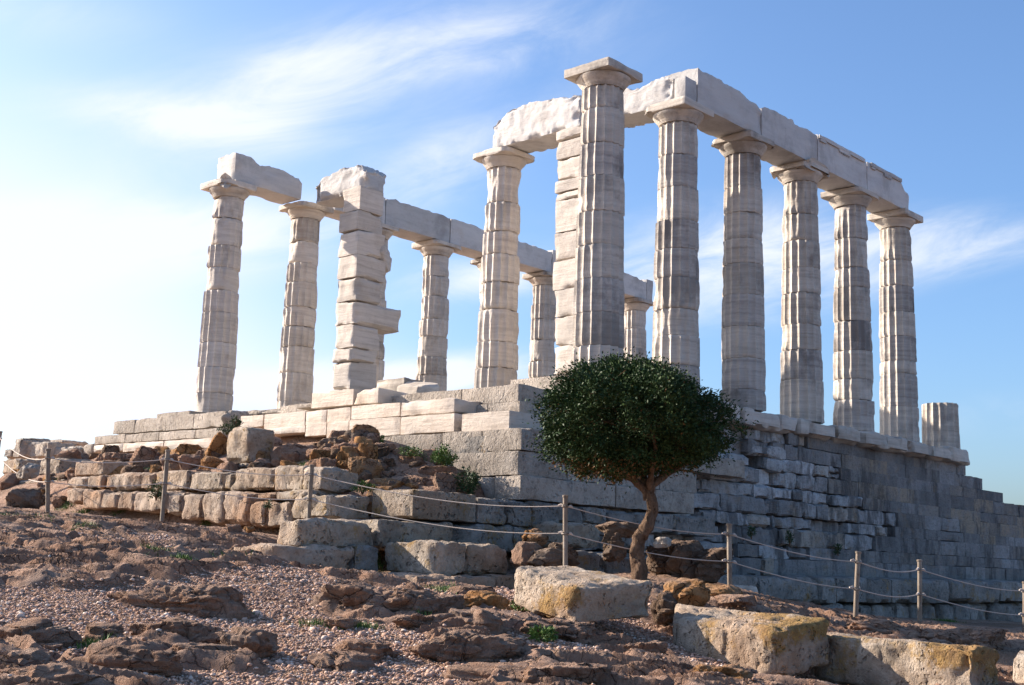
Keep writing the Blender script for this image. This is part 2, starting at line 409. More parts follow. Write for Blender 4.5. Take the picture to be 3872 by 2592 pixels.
def wallmat():
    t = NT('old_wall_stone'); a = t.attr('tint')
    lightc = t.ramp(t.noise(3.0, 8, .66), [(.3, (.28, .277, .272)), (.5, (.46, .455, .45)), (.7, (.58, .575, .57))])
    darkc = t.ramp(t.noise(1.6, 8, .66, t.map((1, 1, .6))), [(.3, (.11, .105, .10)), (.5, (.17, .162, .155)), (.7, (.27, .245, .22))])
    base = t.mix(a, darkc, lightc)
    base = t.mix(t.math('MULTIPLY', t.attr('warm'), t.rng(t.noise(2.2, 6, .65), .35, .55)), base, (.36, .285, .205))
    s1 = t.noise(1.1, 7, .68, t.map((1.6, 1.6, .55)))
    base = t.mix(t.rng(s1, .51, .61, 0, .75), base, (.075, .07, .067))
    s2 = t.noise(2.4, 6, .65)
    base = t.mix(t.rng(s2, .57, .66, 0, .5), base, (.25, .185, .12))
    s3 = t.noise(16, 6, .72); base = t.mix(t.rng(s3, .53, .66, 0, .6), base, (.1, .095, .09))
    h = t.math('ADD', t.noise(9, 8, .7), t.math('MULTIPLY', t.noise(3, 6, .65, t.map((1, 1, 4))), .8))
    return t.done(base, .95, t.bump(h, .05, 1.0), .1)
M['wall'] = wallmat()
def rockmat(name, lo, mid, hi, white=.25, sc=1.0):
    t = NT(name)
    base = t.ramp(t.noise(2.6*sc, 9, .68), [(.28, lo), (.5, mid), (.72, hi)])
    base = t.mix(t.rng(t.noise(19, 6, .7), .52, .70, 0, .6), base, tuple(c*.45 for c in lo))
    base = t.mix(t.rng(t.noise(5, 7, .7), .60, .70, 0, white), base, (.46, .42, .38))
    base = t.mix(t.rng(t.noise(1.5, 5, .6), .5, .66, 0, .4), base, (.27, .235, .20))
    base = t.dust(base)
    cv = t.n('ShaderNodeVectorMath', operation='ADD'); t.l(t.map((1, 1, 1.6)), cv.inputs[0])
    cn = t.n('ShaderNodeTexNoise'); t.l(t.pos, cn.inputs['Vector']); cn.inputs['Scale'].default_value = 2.5; cn.inputs['Detail'].default_value = 5
    t.l(cn.outputs['Color'], cv.inputs[1])
    ck = t.math('MULTIPLY', t.rng(t.voro(3.6, 'DISTANCE_TO_EDGE', cv.outputs[0]).outputs['Distance'], .0, .045, 1, 0), t.rng(t.noise(1.7, 4, .6), .42, .55))
    base = t.mix(t.math('MULTIPLY', ck, .8), base, tuple(c*.25 for c in lo))
    base = t.mix(1.0, base, t.ramp(t.rnd, [(0, .92), (1, 1.12)]), 'MULTIPLY')
    h = t.math('SUBTRACT', t.math('ADD', t.noise(7, 9, .75), t.math('MULTIPLY', t.noise(24, 7, .75), .6)), t.math('MULTIPLY', ck, .45))
    return t.done(base, .95, t.bump(h, .10, 1.0), .1, 1.12)
M['rock'] = rockmat('brown_bedrock', (.19, .11, .07), (.32, .19, .125), (.42, .275, .195))
M['rock_orange'] = rockmat('ochre_boulder_stone', (.20, .095, .035), (.36, .185, .075), (.47, .275, .135), white=.12)
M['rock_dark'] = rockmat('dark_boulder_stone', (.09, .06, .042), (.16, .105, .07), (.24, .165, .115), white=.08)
def groundmat():
    t = NT('gravel_and_bedrock'); r = t.attr('rock')
    rock = t.ramp(t.noise(2.2, 9, .68), [(.28, (.19, .11, .072)), (.5, (.32, .19, .127)), (.72, (.42, .28, .20))])
    rock = t.mix(t.rng(t.noise(17, 6, .7), .52, .70, 0, .55), rock, (.09, .055, .04))
    rock = t.mix(t.rng(t.noise(1.2, 6, .6), .52, .66, 0, .45), rock, (.26, .215, .185))
    v = t.voro(48, 'F1'); v2 = t.voro(95, 'F1')
    grav = t.mix(.5, v.outputs['Color'], v2.outputs['Color'])
    bw = t.n('ShaderNodeRGBToBW'); t.l(grav, bw.inputs[0])
    grav = t.ramp(bw.outputs[0], [(.2, (.24, .145, .10)), (.45, (.38, .25, .18)), (.62, (.47, .335, .255)), (.8, (.54, .44, .36))])
    grav = t.mix(t.rng(v.outputs['Distance'], .3, .6, 0, .55), grav, (.19, .11, .07))
    dirt = t.mix(t.rng(t.noise(1.3, 6, .6), .42, .6), grav, t.mix(.5, grav, (.42, .235, .135)))
    rock = t.dust(rock)
    cv = t.n('ShaderNodeVectorMath', operation='ADD'); t.l(t.map((1, 1, 1.6)), cv.inputs[0])
    cn = t.n('ShaderNodeTexNoise'); t.l(t.pos, cn.inputs['Vector']); cn.inputs['Scale'].default_value = 2.5; cn.inputs['Detail'].default_value = 5
    t.l(cn.outputs['Color'], cv.inputs[1])
    ck = t.math('MULTIPLY', t.rng(t.voro(3.6, 'DISTANCE_TO_EDGE', cv.outputs[0]).outputs['Distance'], .0, .045, 1, 0), t.rng(t.noise(1.7, 4, .6), .42, .55))
    rock = t.mix(t.math('MULTIPLY', ck, .8), rock, (.05, .03, .02))
    m = t.rng(t.math('ADD', r, t.math('MULTIPLY', t.math('SUBTRACT', t.noise(9, 6, .7), .5), .55)), .35, .6)
    base = t.mix(m, dirt, rock)
    hr = t.math('ADD', t.math('ADD', t.noise(6, 9, .75), t.math('MULTIPLY', t.noise(22, 7, .75), .6)), t.math('MULTIPLY', t.noise(5, 8, .7, t.map((1, 1, 5))), .5))
    hr = t.math('SUBTRACT', hr, t.math('MULTIPLY', ck, .45))
    hg = t.math('SUBTRACT', 1.0, t.math('ADD', v.outputs['Distance'], t.math('MULTIPLY', v2.outputs['Distance'], .5)))
    hm = t.n('ShaderNodeMix', data_type='FLOAT'); t.l(m, hm.inputs[0]); t.l(hg, hm.inputs[2]); t.l(hr, hm.inputs[3])
    return t.done(base, .95, t.bump(hm.outputs[0], .09, 1.0), .1, 1.22)
M['ground'] = groundmat()
def pebmat():
    t = NT('mixed_pebbles'); a = t.attr('tint')
    base = t.ramp(a, [(0, (.22, .13, .09)), (.4, (.37, .235, .17)), (.8, (.47, .335, .26)), (1, (.56, .48, .41))])
    base = t.mix(t.rng(t.noise(40, 4, .6), .5, .7, 0, .35), base, (.16, .11, .08))
    return t.done(base, .9, None, .15, 1.15)
M['pebble'] = pebmat()
def metalmat():
    t = NT('galvanised_post_metal'); n = t.noise(9, 6, .65, t.map((1, 1, .35)))
    base = t.ramp(n, [(.3, (.13, .10, .075)), (.52, (.22, .18, .14)), (.7, (.29, .255, .215))])
    base = t.mix(t.rng(t.noise(24, 5, .7), .56, .68, 0, .8), base, (.15, .07, .035))
    t.b.inputs['Metallic'].default_value = .25
    return t.done(base, .6, t.bump(n, .006, .5), .3)
M['post'] = metalmat()
def ropemat():
    t = NT('pale_twisted_rope'); w = t.n('ShaderNodeTexWave'); t.l(t.map((1, 1, 1), (0, 0, rad(40))), w.inputs[0]); w.inputs['Scale'].default_value = 20
    return t.done(t.ramp(w.outputs['Fac'], [(.2, (.38, .32, .27)), (.8, (.58, .51, .45))]), .9, None, .1)
M['rope'] = ropemat()
def barkmat():
    t = NT('gnarled_bark'); n = t.noise(11, 8, .7, t.map((1, 1, .35)), .5)
    base = t.ramp(n, [(.3, (.06, .036, .024)), (.48, (.18, .115, .075)), (.68, (.29, .20, .14))])
    base = t.mix(t.rng(t.voro(16, 'F1', t.map((1, 1, .6))).outputs['Distance'], .22, .08, 0, .8), base, (.03, .02, .014))
    return t.done(base, .95, t.bump(t.math('ADD', n, t.math('MULTIPLY', t.noise(45, 5, .7), .5)), .11, 1.0), .1)
M['bark'] = barkmat()
def leafmat(name, lo, mid, hi, rough=.42, spec=.4, trans=.0):
    t = NT(name); a = t.attr('tint')
    base = t.ramp(a, [(0, lo), (.5, mid), (.93, hi), (1, (.16, .085, .035))])
    if trans:
        t.b.inputs['Transmission Weight'].default_value = 0
    return t.done(base, rough, None, spec)
M['leaf'] = leafmat('glossy_tree_leaf', (.016, .034, .012), (.032, .060, .020), (.055, .088, .028), .55, .12)
M['weed'] = leafmat('weed_leaf', (.045, .085, .02), (.085, .15, .03), (.14, .20, .055), .6, .2)
M['shrub'] = leafmat('dark_shrub_leaf', (.022, .045, .016), (.042, .078, .026), (.085, .125, .045), .55, .25)
M['twig'] = NT('dry_twig').done((.15, .085, .045), .9, None, .1)

# ------------------------------------------------------------------ ground
GP = np.array([(-12,-7.2,-4.13),(-10.5,-7.6,-4.18),(-8.9,-8.3,-4.19),(-6.6,-8.9,-4.25),(-4.35,-10.2,-4.29),(-15.6,-14.4,-4.95),(-10.8,-4.5,-3.87),
 (-9.1,-.85,-3.38),(-8.7,-5.1,-3.85),(-6.6,-2.36,-3.45),(-7.45,-7,-3.97),(-7,3.7,-2.86),(-4.5,7.5,-2.72),(-4.5,5,-2.85),(-4.5,3,-3.05),(-4.5,.8,-3.1),(-5.9,-.8,-3.42),
 (-6.35,-1.8,-3.6),(-5,-3.2,-3.88),(-5.5,-2.6,-3.84),(-5.4,-1.95,-3.76),(-4,-2.9,-3.82),(-3,-3.4,-3.74),(-2.3,-4.6,-3.55),(-1,-5,-3.70),(-1.3,-3.7,-3.50),(-.3,-3.5,-3.50),(.1,-4.0,-3.58),(.3,-6.2,-4.0),(2.3,-6.3,-4.1),(1.5,-3,-3.92),(3,-3,-4.05),(6.5,-3,-4.2),(10,-3,-4.32),
 (15,-3,-4.45),(10,-8,-4.5),(5,-9,-4.3),(-6.3,-6.7,-3.95),(-6.2,-7.4,-4.07),(-5.2,-8.3,-4.24),(-5,-9,-4.36),(0,-9,-4.26),(-2.6,-7,-4.06),(-1,-6.6,-4.0),(-3,-9.5,-4.34),(2,-10,-4.42),(-5,-5,-3.66),(-6,9,-2.62),
 (-5,13,-2.45),(-8,10,-2.72),(-10,5,-3.0),(-14,0,-3.85),(-4,20,-2.5),(-13,12,-3.2),(-20,-5,-4.9),(-15,-25,-5.5),(10,-20,-5.6),(25,-10,-5.6),(25,-3,-4.9),
 (-9,-10.5,-4.4),(-2,-13,-4.7),(-25,15,-4.0),(30,15,-4),(10,30,-4),(-15,35,-4)], float)
def _tps():
    n = len(GP); d = np.linalg.norm(GP[:, None, :2]-GP[None, :, :2], axis=2)
    Kk = np.where(d > 0, d*d*np.log(np.maximum(d, 1e-9)), 0)+np.eye(n)*.02
    Pm = np.hstack([np.ones((n, 1)), GP[:, :2]]); A = np.block([[Kk, Pm], [Pm.T, np.zeros((3, 3))]])
    return np.linalg.solve(A, np.concatenate([GP[:, 2], np.zeros(3)]))
TPS = _tps()
def front(x, y):
    r = TPS[-3]+TPS[-2]*x+TPS[-1]*y
    for i in range(len(GP)):
        d2 = (x-GP[i, 0])**2+(y-GP[i, 1])**2
        r = r+TPS[i]*.5*d2*np.log(np.maximum(d2, 1e-12))
    return r
def base_ground(x, y):
    x = np.asarray(x, float); y = np.asarray(y, float)
    R = np.hypot(x-2, y-2); far = sstep(30, 60, R)
    f = np.where(R < 62, front(np.clip(x, -40, 45), np.clip(y, -40, 45)), -5.0)
    z = f*(1-far)+(-5.5-np.minimum(R-30, 400)*.05)*far
    # rubble mound between the terrace and the temple front
    mz = -2.22+sstep(-4.0, -.9, x)*.90-.72*sstep(2.3, -.6, y)-.12*sstep(10, 13.5, y)+.62*sstep(-.9, 0.2, x)
    m = sstep(-4.05, -3.35, x)*sstep(-1.1, -.35, y)*sstep(15.5, 13.0, y)*sstep(25, 21, x)
    m = m*(1-sstep(-1.3, -.2, x)*sstep(1.6, .2, y))
    return z*(1-m)+np.maximum(mz, z)*m
def hit(p, z_off=0.0):
    d = ray(p); t = np.linspace(5, 48, 1300); q = CP[None]+d[None]*t[:, None]
    below = q[:, 2] < base_ground(q[:, 0], q[:, 1])+z_off
    i = int(np.argmax(below)) if below.any() else 700
    return q[i]
GRAVEL = [(800, 1318, .9), (900, 1335, .8), (1030, 1350, .7), (700, 1300, .8), (60, 1395, 1.1), (230, 1400, 1.0), (420, 1400, .9), (560, 1375, .8), (610, 1345, .8), (660, 1310, .8), (760, 1285, .9), (860, 1290, .7), (960, 1330, .5),
          (650, 1450, .8), (760, 1440, .7), (850, 1475, .5), (720, 1530, .4), (960, 1545, .5), (1240, 1480, .6), (1330, 1500, .55), (1480, 1475, .6), (1600, 1530, .6),
          (1780, 1540, .7), (1950, 1568, .7), (120, 1480, .35), (560, 1570, .35), (280, 1540, .35), (1210, 1410, .4), (640, 1215, .8), (560, 1205, .6)]
GRAVEL = [(*hit(m_(a, b))[:2], r) for a, b, r in GRAVEL]
RAXIS = math.atan2(CR[1], CR[0])
def rockmask(x, y):
    P = np.stack([x, y, np.zeros_like(x)], 1)
    g = fbm(P, .55, 4, 31)+.5
    for gx, gy, r in GRAVEL: g = g-1.35*np.exp(-((x-gx)**2+(y-gy)**2)/(r*r*.55))
    return sstep(-.12, .22, g)
def ground_z(x, y):
    """full relief: gravel flats, stepped slabs of bedrock"""
    x = np.asarray(x, float); y = np.asarray(y, float)
    z = base_ground(x, y)
    rk = rockmask(x, y)
    c, s = math.cos(RAXIS-.12), math.sin(RAXIS-.12)
    u, v = x*c+y*s, -x*s+y*c
    P = np.stack([u*.36, v*1.2, np.zeros_like(x)], 1)
    w = fbm(P, .9, 4, 5)*1.5+v*.9
    ter = np.floor(w*1.7)+sstep(.62, 1.0, w*1.7-np.floor(w*1.7)); ter = ter/1.7-w+.2          # saw-tooth ledges
    P3 = np.stack([x, y, np.zeros_like(x)], 1)
    crk = np.exp(-(vnoise(P*2.3+7, 91)/.05)**2)*.05+np.exp(-(vnoise(P*4.6+3, 92)/.07)**2)*.03
    rel = .34*ter+.03*ridged(P, 1.5, 4, 8)+.035*fbm(P, 3.0, 4, 12)+.028*ridged(P, 5.0, 4, 77)+.010*ridged(P3, 15, 2, 78)-crk-.01
    near = sstep(26, 15, np.hypot(x-CP[0], y-CP[1]))
    calm = np.maximum(.35+.65*sstep(-4.2, -5.4, x-.15*y), .9*sstep(-4.4, -5.6, y))
    z = z+rk*(rel*calm+.03)*near+(1-rk)*(.02*fbm(P3, 1.1, 3, 3)+.012*fbm(P3, 9, 2, 4))*near
    return z, rk
def axis(lo, hi, step, far):
    a = np.arange(lo, hi, step); out = [a]
    l, r = [], []
    d = step; p = lo
    while p > -far: d *= 1.17; p -= d; l.append(p)
    d = step; p = hi
    while p < far: d *= 1.17; p += d; r.append(p)
    return np.concatenate([l[::-1], a, r])
gxs, gys = axis(-4.4, 4.5, .05, 2500), axis(-10.4, 5.5, .026, 2500)
gxs = np.concatenate([(lambda a: a[a < -4.41])(axis(-12.4, -4.4, .024, 2500)), gxs[gxs >= -4.401]])
XX, YY = np.meshgrid(gxs, gys, indexing='ij')
zz, rk = ground_z(XX.ravel(), YY.ravel())
nx, ny = len(gxs), len(gys); I = np.arange(nx*ny).reshape(nx, ny)
gq = np.stack([I[:-1, :-1], I[1:, :-1], I[1:, 1:], I[:-1, 1:]], -1).reshape(-1, 4)
ground = link('ground', mesh_np('ground', np.stack([XX.ravel(), YY.ravel(), zz], 1), gq, None, M['ground'], 24, {'rock': rk}))
tag(ground, 'sloping ground of brown bedrock slabs and gravel in front of the ruin', None, None, 'structure')

# loose pebbles on the gravel
rng = np.random.RandomState(4)
ph = (1+5**.5)/2
ICO = np.array([(-1,ph,0),(1,ph,0),(-1,-ph,0),(1,-ph,0),(0,-1,ph),(0,1,ph),(0,-1,-ph),(0,1,-ph),(ph,0,-1),(ph,0,1),(-ph,0,-1),(-ph,0,1)])/math.hypot(1, ph)
ICF = np.array([(0,11,5),(0,5,1),(0,1,7),(0,7,10),(0,10,11),(1,5,9),(5,11,4),(11,10,2),(10,7,6),(7,1,8),(3,9,4),(3,4,2),(3,2,6),(3,6,8),(3,8,9),(4,9,5),(2,4,11),(6,2,10),(8,6,7),(9,8,1)])
cand = 230000
ta = rng.uniform(-.46, .46, cand); dd = np.sqrt(rng.uniform(7.2**2, 17.5**2, cand))
hx, hy = CF[0]/math.hypot(CF[0], CF[1]), CF[1]/math.hypot(CF[0], CF[1])
px = CP[0]+dd*(hx*np.cos(ta)-hy*np.sin(ta)); py = CP[1]+dd*(hx*np.sin(ta)+hy*np.cos(ta))
pz, prk = ground_z(px, py)
keep = (rng.rand(cand) > prk*1.3) & (px < -3.6) | (rng.rand(cand) < .03)
keep &= (px < -2.5)
px, py, pz = px[keep], py[keep], pz[keep]; n = len(px)
sz = np.minimum(.0036+rng.gamma(1.5, .0030, n), .032)
sz = np.where(rng.rand(n) < .005, rng.uniform(.014, .038, n), sz)
sc = sz[:, None]*rng.uniform(.65, 1.35, (n, 3))*np.array([1.15, 1.15, .72])
an = rng.uniform(0, 6.28, n); ca, sn = np.cos(an), np.sin(an)
L = ICO[None]*sc[:, None]*rng.uniform(.8, 1.15, (n, 12, 1))
V = np.stack([L[..., 0]*ca[:, None]-L[..., 1]*sn[:, None]+px[:, None], L[..., 0]*sn[:, None]+L[..., 1]*ca[:, None]+py[:, None], L[..., 2]+(pz+sz*.25)[:, None]], -1)
peb = link('gravel', mesh_np('gravel', V.reshape(-1, 3), None, (ICF[None]+np.arange(n)[:, None, None]*12).reshape(-1, 3), M['pebble'], None, {'tint': np.repeat(rng.rand(n)**1.2, 12)}))
tag(peb, 'loose pale and reddish pebbles scattered over the gravel path', None, None, 'stuff')

# ------------------------------------------------------------------ temple base: steps and foundation corner
TB = empty('temple_base', (-1.0, -1.0, -2.4), 'stepped base of pale poros and cream marble blocks carrying the columns', 'temple base')
_seed = [10]
def sd(): _seed[0] += 1; return _seed[0]
def bpart(name, b, mat, parent=None, r=.018, amp=.008, wear=.03, res=.08, **kw):
    V, Q = ibox(b, r=r, amp=amp, wear=wear, res=res, seed=sd(), **kw)
    return put(name, V, Q, None, M[mat], TB if parent is None else parent)
# poros core steps and their runs along both sides
def course(z0, z1, X, Y, ys, xs, dep, mat, **kw):
    """ys: joints along the east face from the corner leftwards, xs: joints along the north face from the corner rightwards"""
    b = [X, X+dep, Y, ys[0], z0, z1]
    if xs: b[1] = xs[0]
    bpart('step_block', tuple(b), mat, **kw)
    for a, c in zip(ys[:-1], ys[1:]): bpart('step_block', (X, X+dep, a+.004, c, z0, z1), mat, **kw)
    if xs:
        for a, c in zip(xs[:-1], xs[1:]): bpart('step_block', (a+.004, c, Y, Y+dep, z0, z1), mat, **kw)
course(-.66, -.345, 0, -.17, [1.2, 2.5, 3.9, 5.2, 6.5], [1.1, 2.5, 3.8, 5.0], 1.2, 'poros')
course(-.92, -.664, -.1, -.30, [.45, 1.8, 3.2, 4.6, 6.9], [1.4, 2.8, 4.2, 5.4], 1.2, 'poros')
course(-1.25, -.924, -.78, -.70, [.40], [.9, 2.3, 3.7, 5.1], 1.0, 'marble_new', wear=.015, r=.01)
course(-1.61, -1.254, -1.0, -1.18, [-.30, .62, 1.9, 2.35, 3.6], [.35, 1.7, 3.0, 4.4, 5.6], 1.0, 'poros', amp=.012)
course(-2.01, -1.614, -1.03, -1.15, [.32, 1.6], [.2, 1.5, 2.8, 4.0], 1.0, 'poros', amp=.012)
course(-2.40, -2.014, -1.10, -1.28, [-.72, -.25, .8], [1.35, 2.5, 3.7], 1.0, 'poros', amp=.014)
# cream marble steps in front
mk = dict(r=.012, amp=.006, wear=.02)
xa = ony(c5(1190, 297), 3.05)[0]
bpart('step_block', BE(c5, -.35, 500, 240, 352, 785, 226, 328, d=.8), 'marble_new', **mk)
b = BE(c5, -.35, 789, 226, 328, 955, 214, 312, d=max(.9, xa+.35)); bpart('step_block', b, 'marble_new', r=.03, amp=.02, wear=.10)
bpart('step_block', BE(c5, -.30, 395, 318, 350, 498, 312, 352, d=.5), 'poros', **mk)
for q in ((15, 402, 482, 168, 392, 480), (178, 390, 490, 455, 370, 490), (458, 370, 455, 600, 358, 470), (603, 358, 470, 766, 340, 432), (770, 336, 431, 1102, 308, 404)):
    bpart('step_block', BE(c5, -.65, *q, d=.9), 'marble_new', **mk)
xb = ony(c5(1655, 350), .72)[0]
bpart('step_block', BE(c5, -.65, 1108, 303, 404, 1473, 274, 385, d=xb+.65), 'marble_new', r=.02, amp=.012, wear=.06)
for q in ((180, 492, 520, 455, 462, 530), (458, 458, 528, 600, 440, 548), (603, 440, 545, 752, 430, 555), (757, 432, 556, 1104, 405, 532), (1108, 404, 531, 1472, 386, 511)):
    bpart('step_block', BE(c5, -.80, *q, d=.9), 'marble_new', **mk)
# south-east steps at the left
def erow(cr, X, tops, bots, xs, mat, d=.8, **kw):
    (xa_, ya_), (xb_, yb_) = tops; (xc_, yc_), (xd_, yd_) = bots
    for a, c in zip(xs[:-1], xs[1:]):
        ft = lambda x: ya_+(yb_-ya_)*(x-xa_)/(xb_-xa_)
        fb = lambda x: yc_+(yd_-yc_)*(x-xc_)/(xd_-xc_)
        bpart('step_block', BE(cr, X, a, ft(a), fb(a), c-2, ft(c), fb(c), d=d), mat, **kw)
erow(c4, -.57, ((767, 440), (1535, 367)), ((765, 530), (1530, 475)), [767, 917, 1108, 1318, 1535], 'poros', d=1.6)
erow(c4, -.85, ((640, 540), (1520, 482)), ((635, 600), (1520, 543)), [640, 852, 1082, 1328, 1520], 'poros', d=1.2)
erow(c4, -1.1, ((635, 600), (1450, 545)), ((630, 655), (1450, 625)), [633, 835, 1110, 1450], 'marble_new', d=1.2, r=.03, wear=.05)
V, Q = boulder((.7, .6, .4), 77, n=12); q = onx(c4(1612, 455), -.3); put('step_block', V+q+np.array([0, 0, .06]), Q, None, M['poros'], TB)
# rough poros packing behind the steps, paved floor, south edge
for q in ((1640, 352, 400, 1790, 372, 402), (1680, 372, 398, 1830, 362, 392), (1800, 366, 392, 2010, 348, 380)):
    bpart('step_block', BE(c4, .1, *q, d=.6), 'poros', r=.08, amp=.05, wear=.08)
bpart('paved_floor', (2.0, 17.4, .9, 11.6, -.5, -.01), 'poros', res=1.0, amp=.0)
bpart('paved_floor', (1.15, 21.4, 11.62, 13.1, -.5, -.02), 'poros', res=.8, amp=.0)
bpart('packing', (.3, 2.0, 6.4, 13.0, -1.3, -.50), 'poros', r=.05, amp=.02)
bpart('packing', (1.3, 8.0, .2, 6.4, -1.3, -.55), 'poros', r=.05, amp=.02)
bpart('packing', (.3, 18.2, .3, 12.8, -2.6, -1.32), 'poros', res=1.2, amp=.0)
# floor blocks lying behind the pillar and a broken slab
put_b = lambda name, b, mat, label, cat, group=None, **kw: tag(put(name, *ibox(b, seed=sd(), **kw), None, M[mat]), label, cat, group)
b = BE(c5, 6.6, 935, 128, 205, 1130, 165, 232, d=.7); b = (*b[:4], -.01, b[5])
put_b('wall_block', b, 'marble', 'low gray marble block on the temple floor right behind the broken left pillar', 'stone block', r=.03, amp=.015, wear=.08, res=.06)
T = [onx(c5(1085, 205), 5.6), onx(c5(1130, 165), 6.0), onx(c5(1360, 170), 6.0), onx(c5(1375, 200), 5.6)]
Bt = [t*np.array([1, 1, 0])+np.array([0, 0, -.01]) for t in T]
V, Q = hexa(T, Bt, r=.03, amp=.02, wear=.08, res=.06, seed=sd())
tag(put('broken_slab', V, Q, None, M['marble']), 'broken pale slab lying on the temple floor between pillar and columns', 'stone slab')

# ------------------------------------------------------------------ columns
S_, C_, WID = 2.522, 2.37, 12.44
colx = lambda k: C_+S_*(k-2)
def rad_at(z): return .503-.096*(z/5.65)-.010*(z/5.65)*(z/5.65-1)*0+.006*math.sin(math.pi*z/5.65)
def drum(parent, z0, z1, seed, mat, wear=.5, nth=7):
    rg = np.random.RandomState(seed)
    nf, nz_ = 16, max(6, int((z1-z0)/.045)); nt_ = nf*nth
    zs = np.linspace(0, 1, nz_+1); zs = .5-.5*np.cos(zs*math.pi)*.7-(.5-zs)*.3
    zs = (zs-zs[0])/(zs[-1]-zs[0]); z = z0+(z1-z0-.006)*zs
    th = np.arange(nt_)/nt_*2*math.pi+rg.uniform(-.03, .03)
    tt = (np.arange(nt_) % nth)/nth; fl = 1-(2*tt-1)**2
    R = np.array([rad_at(a) for a in z])[:, None]*(1+rg.uniform(-.010, .010))
    dep = .058*R/.5
    r = R-dep*fl[None]
    X = np.cos(th)[None]*R; Y = np.sin(th)[None]*R
    P = np.stack([X.ravel(), Y.ravel(), np.broadcast_to(z[:, None], X.shape).ravel()], 1)+rg.uniform(0, 90, 3)
    wn_ = (fbm(P, 1.7, 4, seed)+wear*1.1-.42).reshape(X.shape)        # where the arrises are broken away
    cut = np.maximum(0, wn_)*.06
    r = np.minimum(r+.0, R-cut)
    r = r+.0045*fbm(P, 7, 3, seed+5).reshape(X.shape)
    band = ridged(P*np.array([.5, .5, 1.0]), 6.0, 3, seed+8).reshape(X.shape); r = r-.004*np.maximum(0, band)*wear
    edge = np.minimum(zs, 1-zs)*(z1-z0)
    chip = np.maximum(0, fbm(P*np.array([1, 1, .25]), 3.2, 3, seed+2).reshape(X.shape)+.05)
    r = r-(.007+.085*chip*(.3+wear))*np.exp(-(edge/.022)**1)[:, None]
    dx, dy = rg.uniform(-.009, .009, 2)
    V = np.stack([np.cos(th)[None]*r+dx, np.sin(th)[None]*r+dy, np.broadcast_to(z[:, None], r.shape)], -1).reshape(-1, 3)
    i = np.arange(nz_)[:, None]*nt_; j = np.arange(nt_)[None]; jn = (j+1) % nt_
    Q = np.stack([i+j, i+jn, i+nt_+jn, i+nt_+j], -1).reshape(-1, 4)
    m = len(V); V = np.vstack([V, [[dx, dy, z[0]], [dx, dy, z[-1]]]]); jj = np.arange(nt_); jx = (jj+1) % nt_
    T = np.concatenate([np.stack([np.full(nt_, m), jx, jj], 1), np.stack([np.full(nt_, m+1), nz_*nt_+jj, nz_*nt_+jx], 1)])
    return link('drum', mesh_np('drum', V, Q, T, M[mat], 32), parent)
def column(x, y, label, seed, mats=('marble',), wear=.5, top=6.10, joints=None, cap_wear=.05, capital=True, group='fluted temple columns', name='column', nth=7, cap_mat='marble'):
    o = empty(name, (x, y, 0), label, 'column', group); rg = np.random.RandomState(seed)
    hz = 5.70 if capital else top
    if joints is None:
        nd = 9; w = rg.uniform(.75, 1.25, nd); joints = np.cumsum(w)/w.sum()*hz
    zz_ = [-.02, *joints]
    for i, (a, b) in enumerate(zip(zz_[:-1], zz_[1:])):
        drum(o, a, b, seed*31+i, mats[rg.randint(len(mats))], float(np.clip(wear+rg.uniform(-.3, .3), 0, 1.1)), nth)
    if capital:
        prof = [(0, 5.70), (.398, 5.70), (.402, 5.715), (.412, 5.722), (.414, 5.735), (.424, 5.742), (.430, 5.76), (.462, 5.80), (.500, 5.845), (.527, 5.885), (.534, 5.91), (.522, 5.925), (0, 5.925)]
        n = 96; th = np.arange(n)/n*2*math.pi
        V = np.array([[p[0]*math.cos(t), p[0]*math.sin(t), p[1]] for p in prof[1:-1] for t in th])
        nr = V.copy(); nr[:, 2] = 0; nr /= np.maximum(np.linalg.norm(nr, axis=1, keepdims=True), 1e-6)
        V = V+nr*(.008*fbm(V+seed, 4, 3, seed)-.09*cap_wear*8*np.maximum(0, fbm(V+seed*3., 1.6, 3, seed+1)-.28))[:, None]
        k = len(prof)-2; i = np.arange(k-1)[:, None]*n; j = np.arange(n)[None]; jn = (j+1) % n
        Q = np.stack([i+j, i+jn, i+n+jn, i+n+j], -1).reshape(-1, 4); m = len(V)
        V = np.vstack([V, [[0, 0, 5.70], [0, 0, 5.925]]]); jj = np.arange(n); jx = (jj+1) % n
        T = np.concatenate([np.stack([np.full(n, m), jx, jj], 1), np.stack([np.full(n, m+1), (k-1)*n+jj, (k-1)*n+jx], 1)])
        e = link('capital', mesh_np('capital', V, Q, T, M[cap_mat], 30), o)
        V, Q = stone((1.10, 1.10, .178), res=.035, r=.012 if cap_wear < .03 else .03, amp=.004+cap_wear*.1, wear=cap_wear*3.2, seed=seed, freq=1.7, maxn=34)
        link('abacus', mesh_np('abacus', V+np.array([0, 0, 6.010]), Q, None, M[cap_mat], 35), e)
    return o
GN = ('marble', 'marble_gray', 'marble_gray', 'marble')
def jn(*a): return np.array(a)
column(colx(2), 0, 'tall nearest column with clean square capital standing free of the beams', 2, GN, .10, joints=jn(.62, 1.25, 1.9, 2.55, 3.2, 3.9, 4.55, 5.25, 5.70), cap_wear=.008, nth=10)
column(colx(3), 0, 'gray column under the corner where the two front beams meet', 3, GN, .34, joints=jn(.6, 1.2, 1.75, 2.4, 3.0, 3.6, 4.3, 5.0, 5.70), cap_wear=.07, nth=9)
column(colx(4), 0, 'column second along the beam row, its left capital corner chipped', 4, GN, .30, joints=jn(.42, 1.1, 1.8, 2.5, 3.2, 3.75, 4.35, 4.95, 5.70), cap_wear=.06, nth=8)
column(colx(5), 0, 'column with a brown drum at mid height beneath the long row of beams', 5, GN, .26, joints=jn(.95, 1.65, 2.25, 3.0, 3.6, 4.25, 4.9, 5.70), cap_wear=.10, nth=8)
